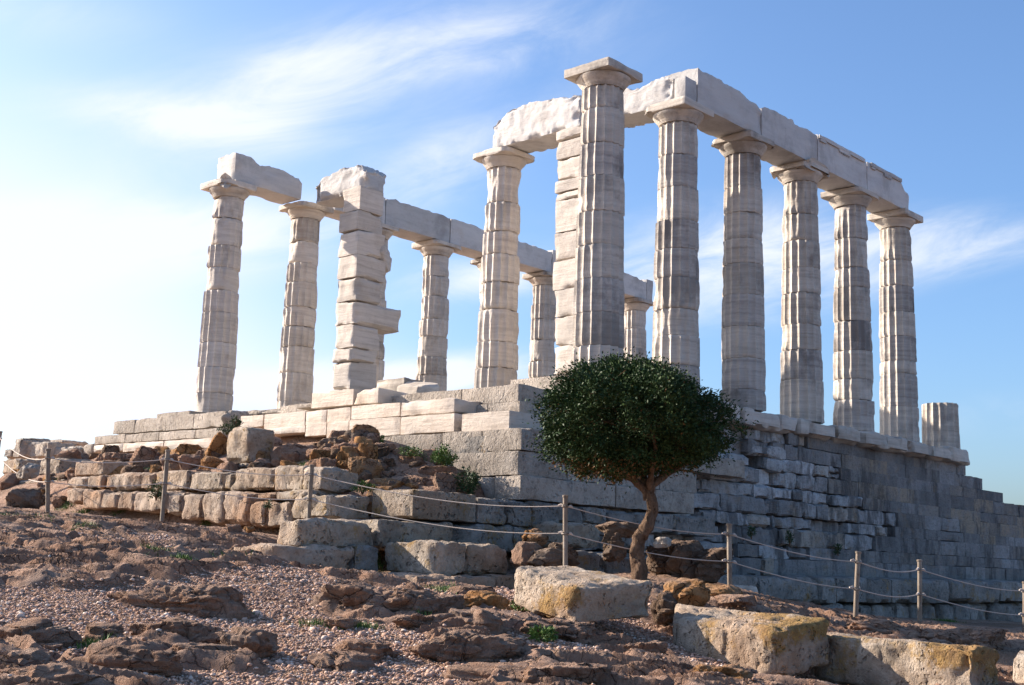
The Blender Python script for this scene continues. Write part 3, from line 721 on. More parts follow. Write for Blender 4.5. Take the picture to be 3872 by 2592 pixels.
column(colx(6), 0, 'column second from the far end of the long beam', 6, GN, .20, joints=jn(.78, 1.3, 2.0, 2.75, 3.6, 4.1, 4.85, 5.70), cap_wear=.015)
column(colx(7), 0, 'column under the far end of the long beam, beside the short stump', 7, GN, .20, joints=jn(.9, 1.75, 2.1, 2.75, 3.4, 4.1, 4.8, 5.70), cap_wear=.012)
o = column(colx(8), 0, 'short fluted column stump standing alone at the end of the ledge', 8, ('marble',), .12, top=1.28, joints=jn(1.28), capital=False, name='column_stump', group='')
column(colx(3), 4.97, 'pinkish column left of the tall nearest one, holding the front beam', 12, ('marble_light', 'pillar'), .5, joints=jn(.95, 1.55, 2.3, 2.95, 3.6, 4.15, 4.85, 5.70), cap_wear=.03, cap_mat='pillar', nth=9)
LS = {2: 'leftmost column of the ruin, carrying a lone broken beam', 3: 'column just left of the broken square pillar', 4: 'column mostly hidden behind the broken square pillar', 5: 'worn column standing between the broken pillar and the pinkish column',
      6: 'column almost hidden behind the pinkish column, capital edge showing', 7: 'far column seen in the gap left of the stacked pillar', 8: 'far row column hidden behind the tall nearest column', 9: 'farthest small column seen right of the tall nearest column'}
for k in LS:
    column(colx(k), WID, LS[k], 20+k, ('marble_light', 'marble_light', 'pillar', 'marble'), .5 if k != 9 else .4, cap_wear=.10 if k == 2 else .05, nth=6)

# ------------------------------------------------------------------ beams
def beam(b, label, seed, top=None, mat='marble_beam', wear=.04, r=.012, amp=.008, res=.06, along=0, freq=2.6, endcut=None, name='beam_block', group='marble beams on the columns'):
    V, Q = ibox(b, res=res, r=r, amp=amp, wear=wear, seed=seed, freq=freq, oct=5, maxn=60)
    lo, hi = b[2*along], b[2*along+1]; u = np.clip((V[:, along]-lo)/(hi-lo), 0, 1); t = np.clip((V[:, 2]-b[4])/(b[5]-b[4]), 0, 1)
    if top is not None:
        xs, ys = zip(*top); dz = np.interp(u, xs, ys)+.035*fbm(V, 6, 4, seed+3)
        V[:, 2] -= np.maximum(dz, -.05)*sstep(.5, 1, t)
    o = put(name, V, Q, None, M[mat]); tag(o, label, 'beam', group)
    return o
y0, y1 = -.43, .43
beam((4.98, 7.50, y0, y1, 6.105, 6.96), 'thick beam at the near corner of the long row, its white end facing out', 51, [(0, .0), (.3, .03), (.75, .07), (.9, .14), (1, .22)])
beam((7.515, 10.03, y0, y1, 6.105, 6.93), 'second beam of the long row, its top stepped down at mid length', 52, [(0, .1), (.1, .03), (.45, .04), (.55, .0), (.58, .10), (.8, .05), (1, .07)])
b3 = beam((10.05, 12.55, y0, y1, 6.105, 6.93), 'third beam of the long row with a moulded strip along its top', 53, [(0, .02), (.9, .01), (1, .08)], wear=.02)
b4 = beam((12.57, 14.93, y0, y1, 6.105, 6.91), 'last beam of the long row, its far top corner broken', 54, [(0, .0), (.75, .02), (.85, .10), (.93, .25), (1, .33)], wear=.03)
for bb, lo, hi in ((b3, 10.06, 12.40), (b4, 12.72, 14.45)):
    put('top_strip', *ibox((lo, hi, y0-.045, y0-.002, 6.80, 6.90), r=.006, amp=.004, wear=.02, res=.05, seed=sd()), None, M['marble_beam'], bb)
    for f in ((.02, .14), (.42, .66)):
        a, c = lo+(hi-lo)*f[0], lo+(hi-lo)*f[1]
        rg_ = put('peg_strip', *ibox((a, c, y0-.04, y0-.002, 6.745, 6.798), r=.004, amp=.002, res=.05, seed=sd()), None, M['marble_beam'], bb)
        if f[0] > .3:
            for x in np.linspace(a+.02, c-.06, 6):
                put('peg', *ibox((x, x+.04, y0-.038, y0-.004, 6.715, 6.743), r=.004, amp=0, res=.03, seed=1), None, M['marble_beam'], rg_)
beam((4.46, 5.30, 2.32, 4.96, 6.105, 7.0), 'rough hammered beam from the pinkish column to the stacked pillar', 55, [(0, .12), (.15, .10), (.35, .06), (.55, .0), (.75, .03), (.88, .10), (1, .32)], along=1, r=.015, amp=.011, wear=.08, res=.04, freq=6.0)
beam((4.56, 5.30, -.10, 2.28, 6.105, 6.86), 'rough beam ending just behind the tall nearest column', 56, [(0, .20), (.12, .12), (.3, .14), (.45, .22), (.5, .12), (1, .05)], along=1, r=.015, amp=.011, wear=.08, res=.04, freq=6.0)
beam((4.54, 4.955, -.42, -.13, 6.105, 6.62), 'narrow upright stone wedged between the two corner beams', 57, None, along=1, r=.02, amp=.01, wear=.03, group='marble beams on the columns')
beam((2.20, 4.38, 12.02, 12.86, 6.105, 6.92), 'lone broken beam on the leftmost column', 58, [(0, .05), (.22, .08), (.36, .22), (.5, .13), (.8, .18), (.95, .25), (1, .36)], wear=.05, amp=.012)
beam((4.60, 5.30, 9.62, 11.72, 6.0, 6.78), 'jagged beam piece resting on top of the broken left pillar', 59, [(0, .22), (.12, .04), (.35, -.02), (.7, .06), (.9, .14), (1, .34)], along=1, r=.02, amp=.03, wear=.2, res=.04, freq=3.5)
for i, (a, b, lb, tp) in enumerate([(5.55, 7.42, 'far row beam emerging behind the broken left pillar', None), (7.44, 10.07, 'far row beam right of the broken left pillar', [(0, .02), (.1, -.02), (.9, 0), (1, .03)]),
        (10.09, 12.48, 'far row beam passing behind the pinkish column', [(0, 0), (.4, .0), (.6, .07), (1, .05)]), (12.50, 14.86, 'far row beam just left of the stacked pillar', [(0, -.02), (.2, .02), (.8, .08), (1, .1)]),
        (14.88, 17.5, 'far row beam hidden behind the stacked pillar', None), (17.52, 20.12, 'far row beam right of the tall nearest column', [(0, 0), (.6, .03), (1, .12)]), (20.14, 20.55, 'short end piece of the far row beams', None)]):
    beam((a, b, 12.02, 12.86, 6.105, 6.90), lb, 60+i, tp, wear=.03, res=.09)

# ------------------------------------------------------------------ square pillars of stacked blocks
pc = empty('broken_pillar', (4.6, 9.6, 0), 'broken square pillar of stacked banded blocks, left of the middle', 'pillar')
zs = [-.02, .72, 1.43, 1.77, 2.37, 2.97, 3.57, 4.16, 4.82, 5.33, 5.97]
jit = np.random.RandomState(3)
for i, (a, b) in enumerate(zip(zs[:-1], zs[1:])):
    x1 = 5.0+jit.uniform(-.05, .1); yj = jit.uniform(-.035, .035)
    if i == 4: x1 = 5.72
    if i == 6: x1 = 5.15
    V, Q = ibox((4.16+jit.uniform(-.02, .02), x1, 9.27+yj+(.04 if i > 7 else 0), 10.03+yj, a, b-.003), r=.016, amp=.016, wear=.12, res=.045, seed=sd(), freq=2.0)
    put('block', V, Q, None, M['pillar'], pc)
V, Q = boulder((.75, .7, .68), 41, n=14, amp=.05); put('block', V+np.array([5.2, 9.55, 4.28]), Q, None, M['pillar'], pc)
pa = empty('stacked_pillar', (4.8, 2.5, 0), 'tall square pillar of banded blocks touching the left of the tallest column', 'pillar')
zs = [-.02, .6, 1.22, 1.85, 2.46, 3.10, 3.74, 4.48, 4.66, 4.92, 5.42, 5.86, 6.10]
for i, (a, b) in enumerate(zip(zs[:-1], zs[1:])):
    yj = jit.uniform(-.03, .03); yo = -.06 if i < 4 else 0
    if i == 11: yj = .05
    V, Q = ibox((4.40+jit.uniform(-.015, .015), 5.35, 2.0, 2.92+yj+yo, a, b-.003), r=.013, amp=.014, wear=.07, res=.05, seed=sd(), freq=2.2)
    put('block', V, Q, None, M['pillar'], pa)

# ------------------------------------------------------------------ north retaining wall with its overhanging ledge
RW = empty('retaining_wall', (10, -1.2, -3.5), 'long shaded wall of gray and whitish ashlar blocks under the right-hand columns', 'wall')
zc = [-.43, -.71, -1.04, -1.31, -1.66, -1.93, -2.27, -2.52, -2.88, -3.14, -3.50]
ends = [17.45, 18.5, 19.75, 24, 25, 25, 25, 25, 25, 25]
rw = np.random.RandomState(12)
def rough_at(x, z):                       # 1 where the masonry is old, broken and whitish
    bx = np.interp(z, [-3.5, -3.2, -2.9, -2.2, -1.7, -1.2, -.9, -.5], [5.0, 7.0, 10.5, 13.5, 10.6, 9.9, 9.0, 8.0])
    return x < bx+.6*math.sin(z*9)
for i, (zt, zb) in enumerate(zip(zc[:-1], zc[1:])):
    yk = -.70-.05*i; x = (4.7 if i < 2 else 3.4 if i < 4 else 1.2 if i < 7 else -1.0)+rw.uniform(0, .4); ps, tints, warm = [], [], []
    while x < ends[i]-.3:
        w = rw.choice([.45, .7, .95, 1.4])*rw.uniform(.85, 1.2) 
        rough = rough_at(x+w/2, (zt+zb)/2)
        if not rough: w = rw.choice([.7, 1.0, 1.3, 1.9])*rw.uniform(.9, 1.15)
        x1 = min(x+w, ends[i]);
        if ends[i]-x1 < .4: x1 = ends[i]
        if rough:
            if i < 3 and x < 6.3: x = x1; continue
            kind = rw.rand(); yo = rw.uniform(-.05, .06)+(.22 if kind < .05 else 0)
            parts_ = [(zt, zb)] if kind < .95 else [(zt, zt+(zb-zt)*.52), (zt+(zb-zt)*.5, zb)]
            for (a, b) in parts_:
                b_ = (x+rw.uniform(0, .01), x1-rw.uniform(.002, .012), yk+yo+rw.uniform(-.02, .03), yk+.9, b+.003, a-rw.uniform(0, .006))
                V, Q = ibox(b_, res=.05, r=rw.uniform(.012, .03), amp=.026, wear=rw.uniform(.06, .2), seed=sd(), freq=2.8, oct=4, maxn=26)
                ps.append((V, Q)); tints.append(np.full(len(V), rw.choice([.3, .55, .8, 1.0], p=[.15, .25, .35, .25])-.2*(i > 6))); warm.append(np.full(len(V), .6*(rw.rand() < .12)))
        else:
            V, Q = ibox((x, x1-.004, yk+rw.uniform(0, .006), yk+.8, zb+.002, zt), res=.10, r=.005, amp=.005, wear=.03*(rw.rand() < .5), seed=sd(), maxn=18)
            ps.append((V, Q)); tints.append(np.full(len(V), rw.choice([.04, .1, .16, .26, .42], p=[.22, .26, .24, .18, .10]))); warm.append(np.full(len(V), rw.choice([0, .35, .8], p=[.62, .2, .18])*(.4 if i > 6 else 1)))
        x = x1
    V, Q, _ = merge(ps)
    put('masonry_course', V, Q, None, M['wall'], RW, attr={'tint': np.concatenate(tints), 'warm': np.concatenate(warm)})
# broken courses that survive under the first ledge slabs, stacked in front of the core
for j, (xa_, xb_, zt, zb, yy) in enumerate([(4.6, 5.3, -.45, -.75, -.55), (5.3, 6.1, -.48, -.80, -.62), (6.05, 6.6, -.44, -1.25, -.50), (6.6, 7.5, -.45, -.78, -.72), (4.9, 5.9, -.80, -1.1, -.74), (6.6, 7.9, -.79, -1.06, -.80),
        (4.7, 5.5, -1.12, -1.40, -.84), (5.5, 6.4, -1.08, -1.36, -.86), (7.0, 8.4, -1.07, -1.34, -.84), (4.0, 5.0, -1.42, -1.66, -.92), (5.0, 6.2, -1.38, -1.64, -.90)]):
    V, Q = ibox((xa_, xb_-.01, yy, .2, zb, zt), res=.07, r=.06, amp=.035, wear=.2, seed=sd(), freq=2.4, oct=4)
    put('masonry_block', V, Q, None, M['wall'], RW, attr={'tint': np.full(len(V), [.9, .7, .25, .8, .75, .85, .6, .8, .75, .7, .6][j])})
put('wall_core', *ibox((1.0, 17.2, -.25, .5, -3.5, -.46), res=1.0, r=.01, amp=0, seed=1), None, M['poros_dark'], RW)
put('wall_core', *ibox((-1.0, 24.8, -.45, .5, -3.5, -1.35), res=1.0, r=.01, amp=0, seed=1), None, M['poros_dark'], RW)
# ledge slabs (edge of the column platform), noses broken off
lx = [(340, 150, 290), (450, 190, 318), (705, 214, 330), (822, 250, 372), (1080, 300, 410), (1255, 336, 440), (1400, 372, 470), (1555, 396, 500), (1712, 438, 532), (1832, 452, 552), (1965, 488, 558)]
for i, (a, b) in enumerate(zip(lx[:-1], lx[1:])):
    q = BN(c7, -.93, a[0], a[1], a[2], b[0], b[1], b[2])
    q = (q[0]+.01, q[1]-.012, -.97+(.10 if i in (0, 1, 2) else 0)+rw.uniform(-.05, .05), .75, -.46 if i > 2 else -.48, -.09+rw.uniform(-.03, .03))
    V, Q = ibox(q, res=.06, r=.05, amp=.035, wear=.22, seed=sd(), freq=2.3, oct=4, maxn=30)
    put('ledge_slab', V, Q, None, M['marble'] if i > 2 else M['pillar'], RW)
put('platform_strip', *ibox((1.0, 17.6, -.45, .95, -.5, -.075), res=.5, r=.02, amp=.0, seed=2), None, M['poros'], RW)
# low kerb course in front of the wall and the rough stones under it
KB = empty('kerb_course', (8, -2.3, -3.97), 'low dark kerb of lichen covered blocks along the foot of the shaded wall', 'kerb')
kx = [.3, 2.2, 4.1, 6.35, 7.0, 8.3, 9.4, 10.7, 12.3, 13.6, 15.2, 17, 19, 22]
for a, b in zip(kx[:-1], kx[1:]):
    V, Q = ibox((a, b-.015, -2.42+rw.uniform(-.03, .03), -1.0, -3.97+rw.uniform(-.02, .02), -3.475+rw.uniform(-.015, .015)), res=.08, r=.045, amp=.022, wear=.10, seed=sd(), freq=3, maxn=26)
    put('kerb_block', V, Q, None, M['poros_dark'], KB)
x = 5.2
while x < 20:
    w = rw.uniform(.5, 1.1); V, Q = ibox((x, x+w-.04, -2.3+rw.uniform(-.08, .08), -1.2, -4.6, -4.0), res=.07, r=.09, amp=.04, wear=.14, seed=sd(), freq=2.5, maxn=22)
    put('under_stone', V, Q, None, M['poros_dark'], KB); x += w

# ------------------------------------------------------------------ low terrace of weathered foundation blocks
TG = 'weathered terrace blocks before the temple'
def tb(b, mat, label, r=.06, amp=.04, wear=.16, res=.042, pit=.022, group=TG, name='terrace_block', **kw):
    V, Q = ibox(b, res=res, r=r*.7, amp=amp, wear=wear, pit=pit, seed=sd(), freq=2.9, oct=5, maxn=44, **kw)
    return tag(put(name, V, Q, None, M[mat]), label, 'stone block', group)
# lowest row, left to right
X1 = -4.2
R1 = [(440, 900, 985, 560, 905, 1005, 'low block at the left end of the lowest terrace row, brown shadowed foot'), (563, 905, 1030, 690, 905, 1035, 'squarish block, second from the left in the lowest terrace row'),
      (692, 922, 1040, 798, 922, 1045, 'small upright block with rounded top, third in the lowest terrace row'), (802, 915, 1045, 905, 912, 1048, 'upright block fourth from the left in the lowest terrace row'),
      (908, 916, 1050, 1140, 918, 1065, 'broad cracked block just left of the second rope post'), (1145, 925, 1060, 1235, 935, 1085, 'block hidden behind the foot of the second rope post'),
      (1238, 935, 1100, 1370, 930, 1115, 'sloping shouldered block right of the second rope post'), (1373, 928, 1120, 1515, 920, 1140, 'tall soil stained block with a hole near its top'),
      (1518, 918, 1140, 1678, 915, 1150, 'tall reddish block with a notch at its lower right corner'), (1682, 985, 1150, 1806, 985, 1155, 'pinkish rounded block left of a small fern'),
      (1810, 978, 1155, 1975, 980, 1160, 'striated low block right of a small fern')]
for a in R1: tb(BE(c4, X1, *a[:6], d=.8), 'poros_soil', a[6], r=.07)
tb(BE(c5, X1, 365, 962, 1105, 640, 910, 1100, nr=(905, 912)), 'poros_pit', 'pitted block at the right end of the lowest row, behind the third rope post')
tb(BE(c4, X1, 1735, 918, 982, 1868, 915, 980, d=.7), 'poros_soil', 'crumbling low stone under the wide slab left of the third rope post')
tb(BE(c4, X1, 1872, 910, 975, 2095, 912, 978, d=.7), 'poros_pit', 'flat slab lying directly left of the third rope post')
# second row
X2 = -3.95
for a in [(440, 822, 898, 590, 812, 898, 'worn block at the left end of the second terrace row'), (593, 810, 898, 698, 800, 900, 'pale crumbled block second in the upper terrace row'), (702, 800, 902, 958, 798, 905, 'long vertically scarred block topped by grass'),
          (962, 795, 905, 1038, 795, 910, 'small pale broken stone left of the second rope post')]:
    tb(BE(c4, X2, *a[:6], d=.7), 'poros_soil', a[6], r=.08, amp=.04)
for a in [(1040, 775, 912, 1268, 780, 912, 'rounded gray topped block behind the second rope post'), (1271, 780, 912, 1518, 782, 915, 'long smooth gray block right of the second rope post'), (1521, 800, 900, 1568, 800, 905, 'narrow filler stone between two long upper blocks'),
          (1571, 757, 908, 1868, 752, 912, 'large pitted block in the upper row, left of the third rope post'), (1871, 752, 910, 2062, 750, 912, 'pitted pale block with a crack on its right side'), (2066, 752, 908, 2190, 755, 912, 'pitted end block behind the third rope post')]:
    tb(BE(c4, X2, *a[:6], d=.75), 'poros_pit', a[6], r=.06)
tb(BE(c4, -3.5, 508, 712, 818, 690, 705, 815, d=.7), 'poros_soil', 'pale block standing on grass above the second terrace row')
tb(BE(c4, -3.3, 1528, 722, 765, 1664, 725, 765, d=.6), 'poros_pit', 'flat stone supporting the big upright block')
b = BE(c4, -3.15, 1535, 485, 722, 1690, 478, 722, nr=(1888, 505))
tb(b, 'poros_lichen', 'big upright block with lichened top standing among the boulders', r=.08, amp=.035)
# small platform in the middle: course by course towards the camera
LW = 'stepped corner blocks below the temple corner'
tb(BE(c5, -3.5, 905, 905, 1100, 1190, 903, 1103, nr=(1630, 940)), 'poros_pit', 'sharp cornered block under the boulders, lit end facing left', r=.03, amp=.015, wear=.06, group=LW)
for a in [(1634, 957, 1130, 1836, 972, 1148), (1840, 975, 1146, 2004, 985, 1160), (2008, 985, 1160, 2200, 1000, 1175)]:
    lbl = {1634: 'shaded block right of the sharp cornered block', 1840: 'shaded block left of the fourth rope post, crack beside it', 2008: 'shaded block directly behind the top of the fourth rope post'}[a[0]]
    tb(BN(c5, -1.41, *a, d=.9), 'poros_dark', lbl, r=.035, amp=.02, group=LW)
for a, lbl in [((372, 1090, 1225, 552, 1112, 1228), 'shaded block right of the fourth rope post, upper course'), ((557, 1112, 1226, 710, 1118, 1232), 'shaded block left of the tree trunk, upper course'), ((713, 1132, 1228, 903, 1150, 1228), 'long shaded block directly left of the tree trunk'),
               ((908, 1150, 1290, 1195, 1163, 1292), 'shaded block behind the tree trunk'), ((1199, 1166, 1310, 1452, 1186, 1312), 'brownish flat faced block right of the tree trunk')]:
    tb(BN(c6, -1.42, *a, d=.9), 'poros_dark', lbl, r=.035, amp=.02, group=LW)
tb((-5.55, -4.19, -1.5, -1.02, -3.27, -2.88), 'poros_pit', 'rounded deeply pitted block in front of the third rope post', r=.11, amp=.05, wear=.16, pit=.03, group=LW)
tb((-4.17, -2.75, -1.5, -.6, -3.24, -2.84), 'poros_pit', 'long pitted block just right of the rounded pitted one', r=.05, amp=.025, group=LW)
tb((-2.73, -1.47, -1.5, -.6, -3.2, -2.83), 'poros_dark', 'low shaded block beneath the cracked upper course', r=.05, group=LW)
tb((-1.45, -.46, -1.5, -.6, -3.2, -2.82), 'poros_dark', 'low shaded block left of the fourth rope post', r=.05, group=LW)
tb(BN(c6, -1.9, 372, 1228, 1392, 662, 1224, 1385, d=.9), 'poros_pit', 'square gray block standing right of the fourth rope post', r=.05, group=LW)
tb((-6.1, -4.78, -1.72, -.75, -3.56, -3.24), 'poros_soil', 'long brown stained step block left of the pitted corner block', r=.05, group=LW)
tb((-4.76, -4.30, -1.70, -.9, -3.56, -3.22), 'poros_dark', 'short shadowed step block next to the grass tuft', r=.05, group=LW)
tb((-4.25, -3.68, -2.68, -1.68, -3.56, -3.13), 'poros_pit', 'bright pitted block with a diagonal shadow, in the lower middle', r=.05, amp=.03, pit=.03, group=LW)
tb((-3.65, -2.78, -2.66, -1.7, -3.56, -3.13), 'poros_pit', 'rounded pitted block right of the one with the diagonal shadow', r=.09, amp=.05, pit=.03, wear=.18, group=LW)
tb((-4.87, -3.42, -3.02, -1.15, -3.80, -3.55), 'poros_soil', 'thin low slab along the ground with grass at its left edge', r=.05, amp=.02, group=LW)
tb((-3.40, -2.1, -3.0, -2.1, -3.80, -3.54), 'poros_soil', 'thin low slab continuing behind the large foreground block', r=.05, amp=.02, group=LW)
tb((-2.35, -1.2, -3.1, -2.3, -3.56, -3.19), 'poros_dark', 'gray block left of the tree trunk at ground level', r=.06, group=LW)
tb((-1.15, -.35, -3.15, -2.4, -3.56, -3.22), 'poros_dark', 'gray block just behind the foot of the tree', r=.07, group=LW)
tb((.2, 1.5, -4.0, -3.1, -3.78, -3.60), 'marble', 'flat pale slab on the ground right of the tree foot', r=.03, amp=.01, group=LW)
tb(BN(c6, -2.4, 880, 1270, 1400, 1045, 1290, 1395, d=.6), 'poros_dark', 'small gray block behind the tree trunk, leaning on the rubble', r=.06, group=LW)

# ------------------------------------------------------------------ big blocks in the foreground
def quadblock(pts, hs, mat, label, lich=None, **kw):
    T = [ond(p, d) for p, d in pts]; Bt = [t-np.array([0, 0, h]) for t, h in zip(T, hs)]
    # plan order must go round counter-clockwise seen from above
    V, Q, uu = hexa(T, Bt, seed=sd(), uv=True, **kw)
    li = lich(uu) if lich else np.zeros(len(V))
    c = (T[1]-T[0])[:2]; e = (T[3]-T[0])[:2]
    if c[0]*e[1]-c[1]*e[0] < 0: Q = Q[:, ::-1]
    return tag(put('foreground_block', V, Q, None, M[mat], attr={'lich': li}), label, 'stone block', 'large blocks lying in the foreground')
FB = dict(res=.026, r=.04, amp=.022, wear=.10, pit=.03, freq=3.4, oct=5, maxn=60)
quadblock([(c9(1315, 437), 12.45), (c9(1760, 572), 11.75), (c9(2300, 530), 12.25), (c9(1690, 412), 13.1)], (.37, .40, .36, .40), 'poros_lichen', 'tilted squarish block with flat top, below the tree', lich=lambda u: 1.0*np.exp(-(((u[:, 0]-1)/.18)**2+(u[:, 1]/.2)**2))*sstep(.3, .7, u[:, 2])+.1, **FB)
quadblock([(c10(72, 752), 12.1), (c10(742, 822), 11.25), (c10(1102, 748), 11.75), (c10(95, 648), 13.0)], (.42, .44, .42, .42), 'poros_lichen', 'bulky block with orange lichen top between two other foreground blocks', lich=lambda u: 1.0*sstep(.5, 1.05, u[:, 0]+.3*u[:, 1])*sstep(.3, .9, u[:, 2])-.1, **dict(FB, r=.06))
quadblock([(c10(958, 850), 11.9), (c10(2000, 925), 11.1), (c10(2200, 945), 11.5), (c10(1002, 834), 12.5)], (.42, .42, .42, .42), 'poros_lichen', 'long block with orange right end at the lower right', lich=lambda u: 1.0*sstep(.6, 1.0, u[:, 0])*sstep(.2, .8, u[:, 2])+.35*sstep(.8, 1, u[:, 2])-.1, **FB)
quadblock([(c10(2262, 985), 12.0), (c10(2480, 1000), 11.7), (c10(2560, 965), 12.2), (c10(2300, 958), 12.5)], (.4, .4, .4, .4), 'poros_pit', 'pale block cut off by the right edge of the picture', **FB)

# ------------------------------------------------------------------ boulders of the rubble heap
def rock_at(cr, xc, yb, w, h, mat, label=None, seed=None, depth=.85, sink=.25, name='boulder', group=None, dist=None, n=18, amp=.07, flat=0., zoff=0.0, cat='boulder'):
    p = cr(xc, yb); k = cr(1, 0)[0]-cr(0, 0)[0]
    q = hit(p, zoff) if dist is None else ond(p, dist)
    dist = float(np.linalg.norm((q-CP)[:2])); s = dist/FOC*k
    wm, hm = w*s, h*s*(1+sink)
    seed = sd() if seed is None else seed
    if name == 'rock_outcrop' or (cr in (c6, c9, c10) and name == 'boulder'): V, Q = crag((wm, max(wm*depth, hm*.9), hm), seed*13+5, n=n, yaw=RAXIS, flat=flat)
    else: V, Q = boulder((wm, max(wm*depth, hm*.9) if wm < 2 else wm*depth, hm), seed*13+5, n=n, amp=amp, flat=flat, yaw=RAXIS)
    dirv = np.array([hx, hy, 0])
    cpos = q+dirv*min(wm*depth, 1.2)*.42; cpos[2] = q[2]+h*s/2-hm*.10
    o = put(name, V+cpos, Q, None, M[mat], smooth=30)
    return tag(o, label, cat, group)
RG = 'brown boulders heaped before the temple steps'
GEN_L = 'brown rough boulder in the heap left of the big upright block'
GEN_R = 'brown rough boulder in the heap right of the big upright block'
for a in [(730, 700, 140, 92, 'rock_dark', 'round dark boulder leaning on the left marble step'), (870, 668, 120, 48, 'rock_dark'), (960, 690, 130, 60, 'rock'), (800, 735, 240, 78, 'rock', 'wide flat boulder under the round dark one'),
          (960, 775, 210, 150, 'rock', 'tall angular boulder above the grassy strip'), (1090, 660, 110, 44, 'rock_dark'), (1150, 775, 170, 105, 'rock'), (1270, 690, 190, 92, 'rock_orange'), (1270, 778, 180, 112, 'rock'),
          (1430, 772, 170, 95, 'rock_orange', 'pale ochre boulder left of the big upright block foot'), (1465, 692, 150, 168, 'rock_orange', 'tall ochre boulder leaning against the big upright block'), (1050, 802, 80, 62, 'rock_orange', 'small ochre stone sitting in grass behind the blocks'),
          (430, 770, 185, 132, 'rock', 'gray topped boulder right of the leftmost near rope post'), (490, 812, 62, 52, 'rock_orange'), (620, 700, 90, 42, 'rock_dark'), (1180, 700, 120, 60, 'rock'), (1050, 720, 130, 70, 'rock'), (700, 720, 110, 50, 'rock'), (1360, 700, 110, 60, 'rock'), (1350, 640, 90, 40, 'rock_dark')]:
    rock_at(c4, *a[:5], label=a[5] if len(a) > 5 else GEN_L, group=RG)
for a in [(150, 768, 225, 145, 'rock_orange', 'dark ochre boulder in front of the big upright block'), (375, 665, 180, 66, 'rock_dark'), (360, 738, 180, 84, 'rock'), (250, 752, 170, 34, 'rock_dark'), (550, 708, 220, 84, 'rock'), (598, 822, 145, 125, 'rock', 'boulder behind the top of the third rope post'),
          (720, 695, 190, 105, 'rock'), (702, 778, 120, 66, 'rock_orange'), (830, 622, 200, 78, 'rock', 'flat brown boulder right under the marble steps'), (690, 622, 100, 62, 'rock_dark'), (845, 855, 275, 160, 'rock_orange', 'largest rounded ochre boulder of the heap'), (1175, 752, 240, 74, 'rock', 'flat shelf-like slab among the boulders'),
          (1290, 722, 200, 92, 'rock'), (1020, 765, 100, 72, 'rock_dark'), (1060, 825, 140, 55, 'rock'), (1330, 832, 340, 90, 'rock', 'long flat boulder left of the green bush'), (1145, 862, 200, 48, 'rock'), (1005, 908, 270, 80, 'rock_orange', 'ochre slab on top of the sharp cornered block'),
          (1185, 902, 140, 54, 'rock_orange'), (1270, 892, 130, 74, 'rock'), (1412, 925, 190, 125, 'rock', 'reddish jagged boulder left of the lower green bush'), (935, 702, 180, 95, 'rock_dark'), (640, 892, 130, 64, 'rock_dark'), (520, 760, 110, 50, 'rock_dark'), (1130, 690, 160, 60, 'rock'), (1450, 850, 150, 60, 'rock')]:
    rock_at(c5, *a[:5], label=a[5] if len(a) > 5 else GEN_R, group=RG)
rf = np.random.RandomState(77)
for i in range(170):
    x_, y_ = rf.uniform(-3.75, -1.3), rf.uniform(-.2, 12.3)
    if i > 115: x_, y_ = rf.uniform(-3.3, -1.15), rf.uniform(-.1, 3.3)
    if -3.3 < x_ < -1.4 and 3.2 < y_ < 5.4: x_ = rf.uniform(-3.7, -3.3)
    s_ = .10+rf.gamma(2.0, .07); z_ = float(base_ground(np.array([x_]), np.array([y_]))[0])
    V, Q = boulder((s_*rf.uniform(1, 1.7), s_*rf.uniform(.9, 1.3), s_*rf.uniform(.6, .95)), 900+i, n=11, yaw=rf.uniform(0, 3))
    o = put('boulder', V+np.array([x_, y_, z_+s_*.18]), Q, None, M[['rock', 'rock_orange', 'rock_dark'][rf.randint(3)]], smooth=38)
    tag(o, 'small brown stone filling the heap before the temple steps', 'boulder', 'small stones filling the heap')
# left background ruins and stones at the foot of the terrace
BGX = dict(group='tumbled blocks at the far left')
for (q, X, lb) in [((85, 548, 690, 135, 548, 690), -1.2, 'pointed pale block standing at the far left'), ((135, 575, 690, 320, 590, 690), -1.0, 'broad pale block at the far left'), ((160, 560, 600, 428, 585, 602), .4, 'flat course of stone behind the broad pale block'),
                   ((330, 612, 680, 508, 622, 680), -.8, 'sloping pale block left of the marble steps'), ((512, 598, 665, 632, 602, 665), -.6, 'square block abutting the left marble steps'), ((0, 695, 800, 130, 695, 800), -2.4, 'gray block at the left picture edge behind the ropes'),
                   ((255, 692, 808, 400, 690, 808), -2.6, 'gray split block left of the first near rope post'), ((25, 625, 690, 75, 625, 690), -.9, 'low pale block beside the pointed one'), ((132, 692, 760, 255, 692, 760), -2.0, 'dark block behind the fallen pale one'),
                   ((0, 805, 862, 118, 808, 865), -3.0, 'flat slab at the left edge under the lower rope'), ((122, 835, 880, 430, 842, 885), -3.2, 'long flat slab left of the lowest terrace row')]:
    tb(BE(c4, X, *q, d=.8), 'poros' if X > -2 else 'poros_pit', lb, r=.07, amp=.04, wear=.2, **BGX)
rock_at(c4, 165, 808, 155, 75, 'poros', 'fallen pale stone lying before the gray blocks at far left', seed=701, dist=19.6, group='tumbled blocks at the far left')
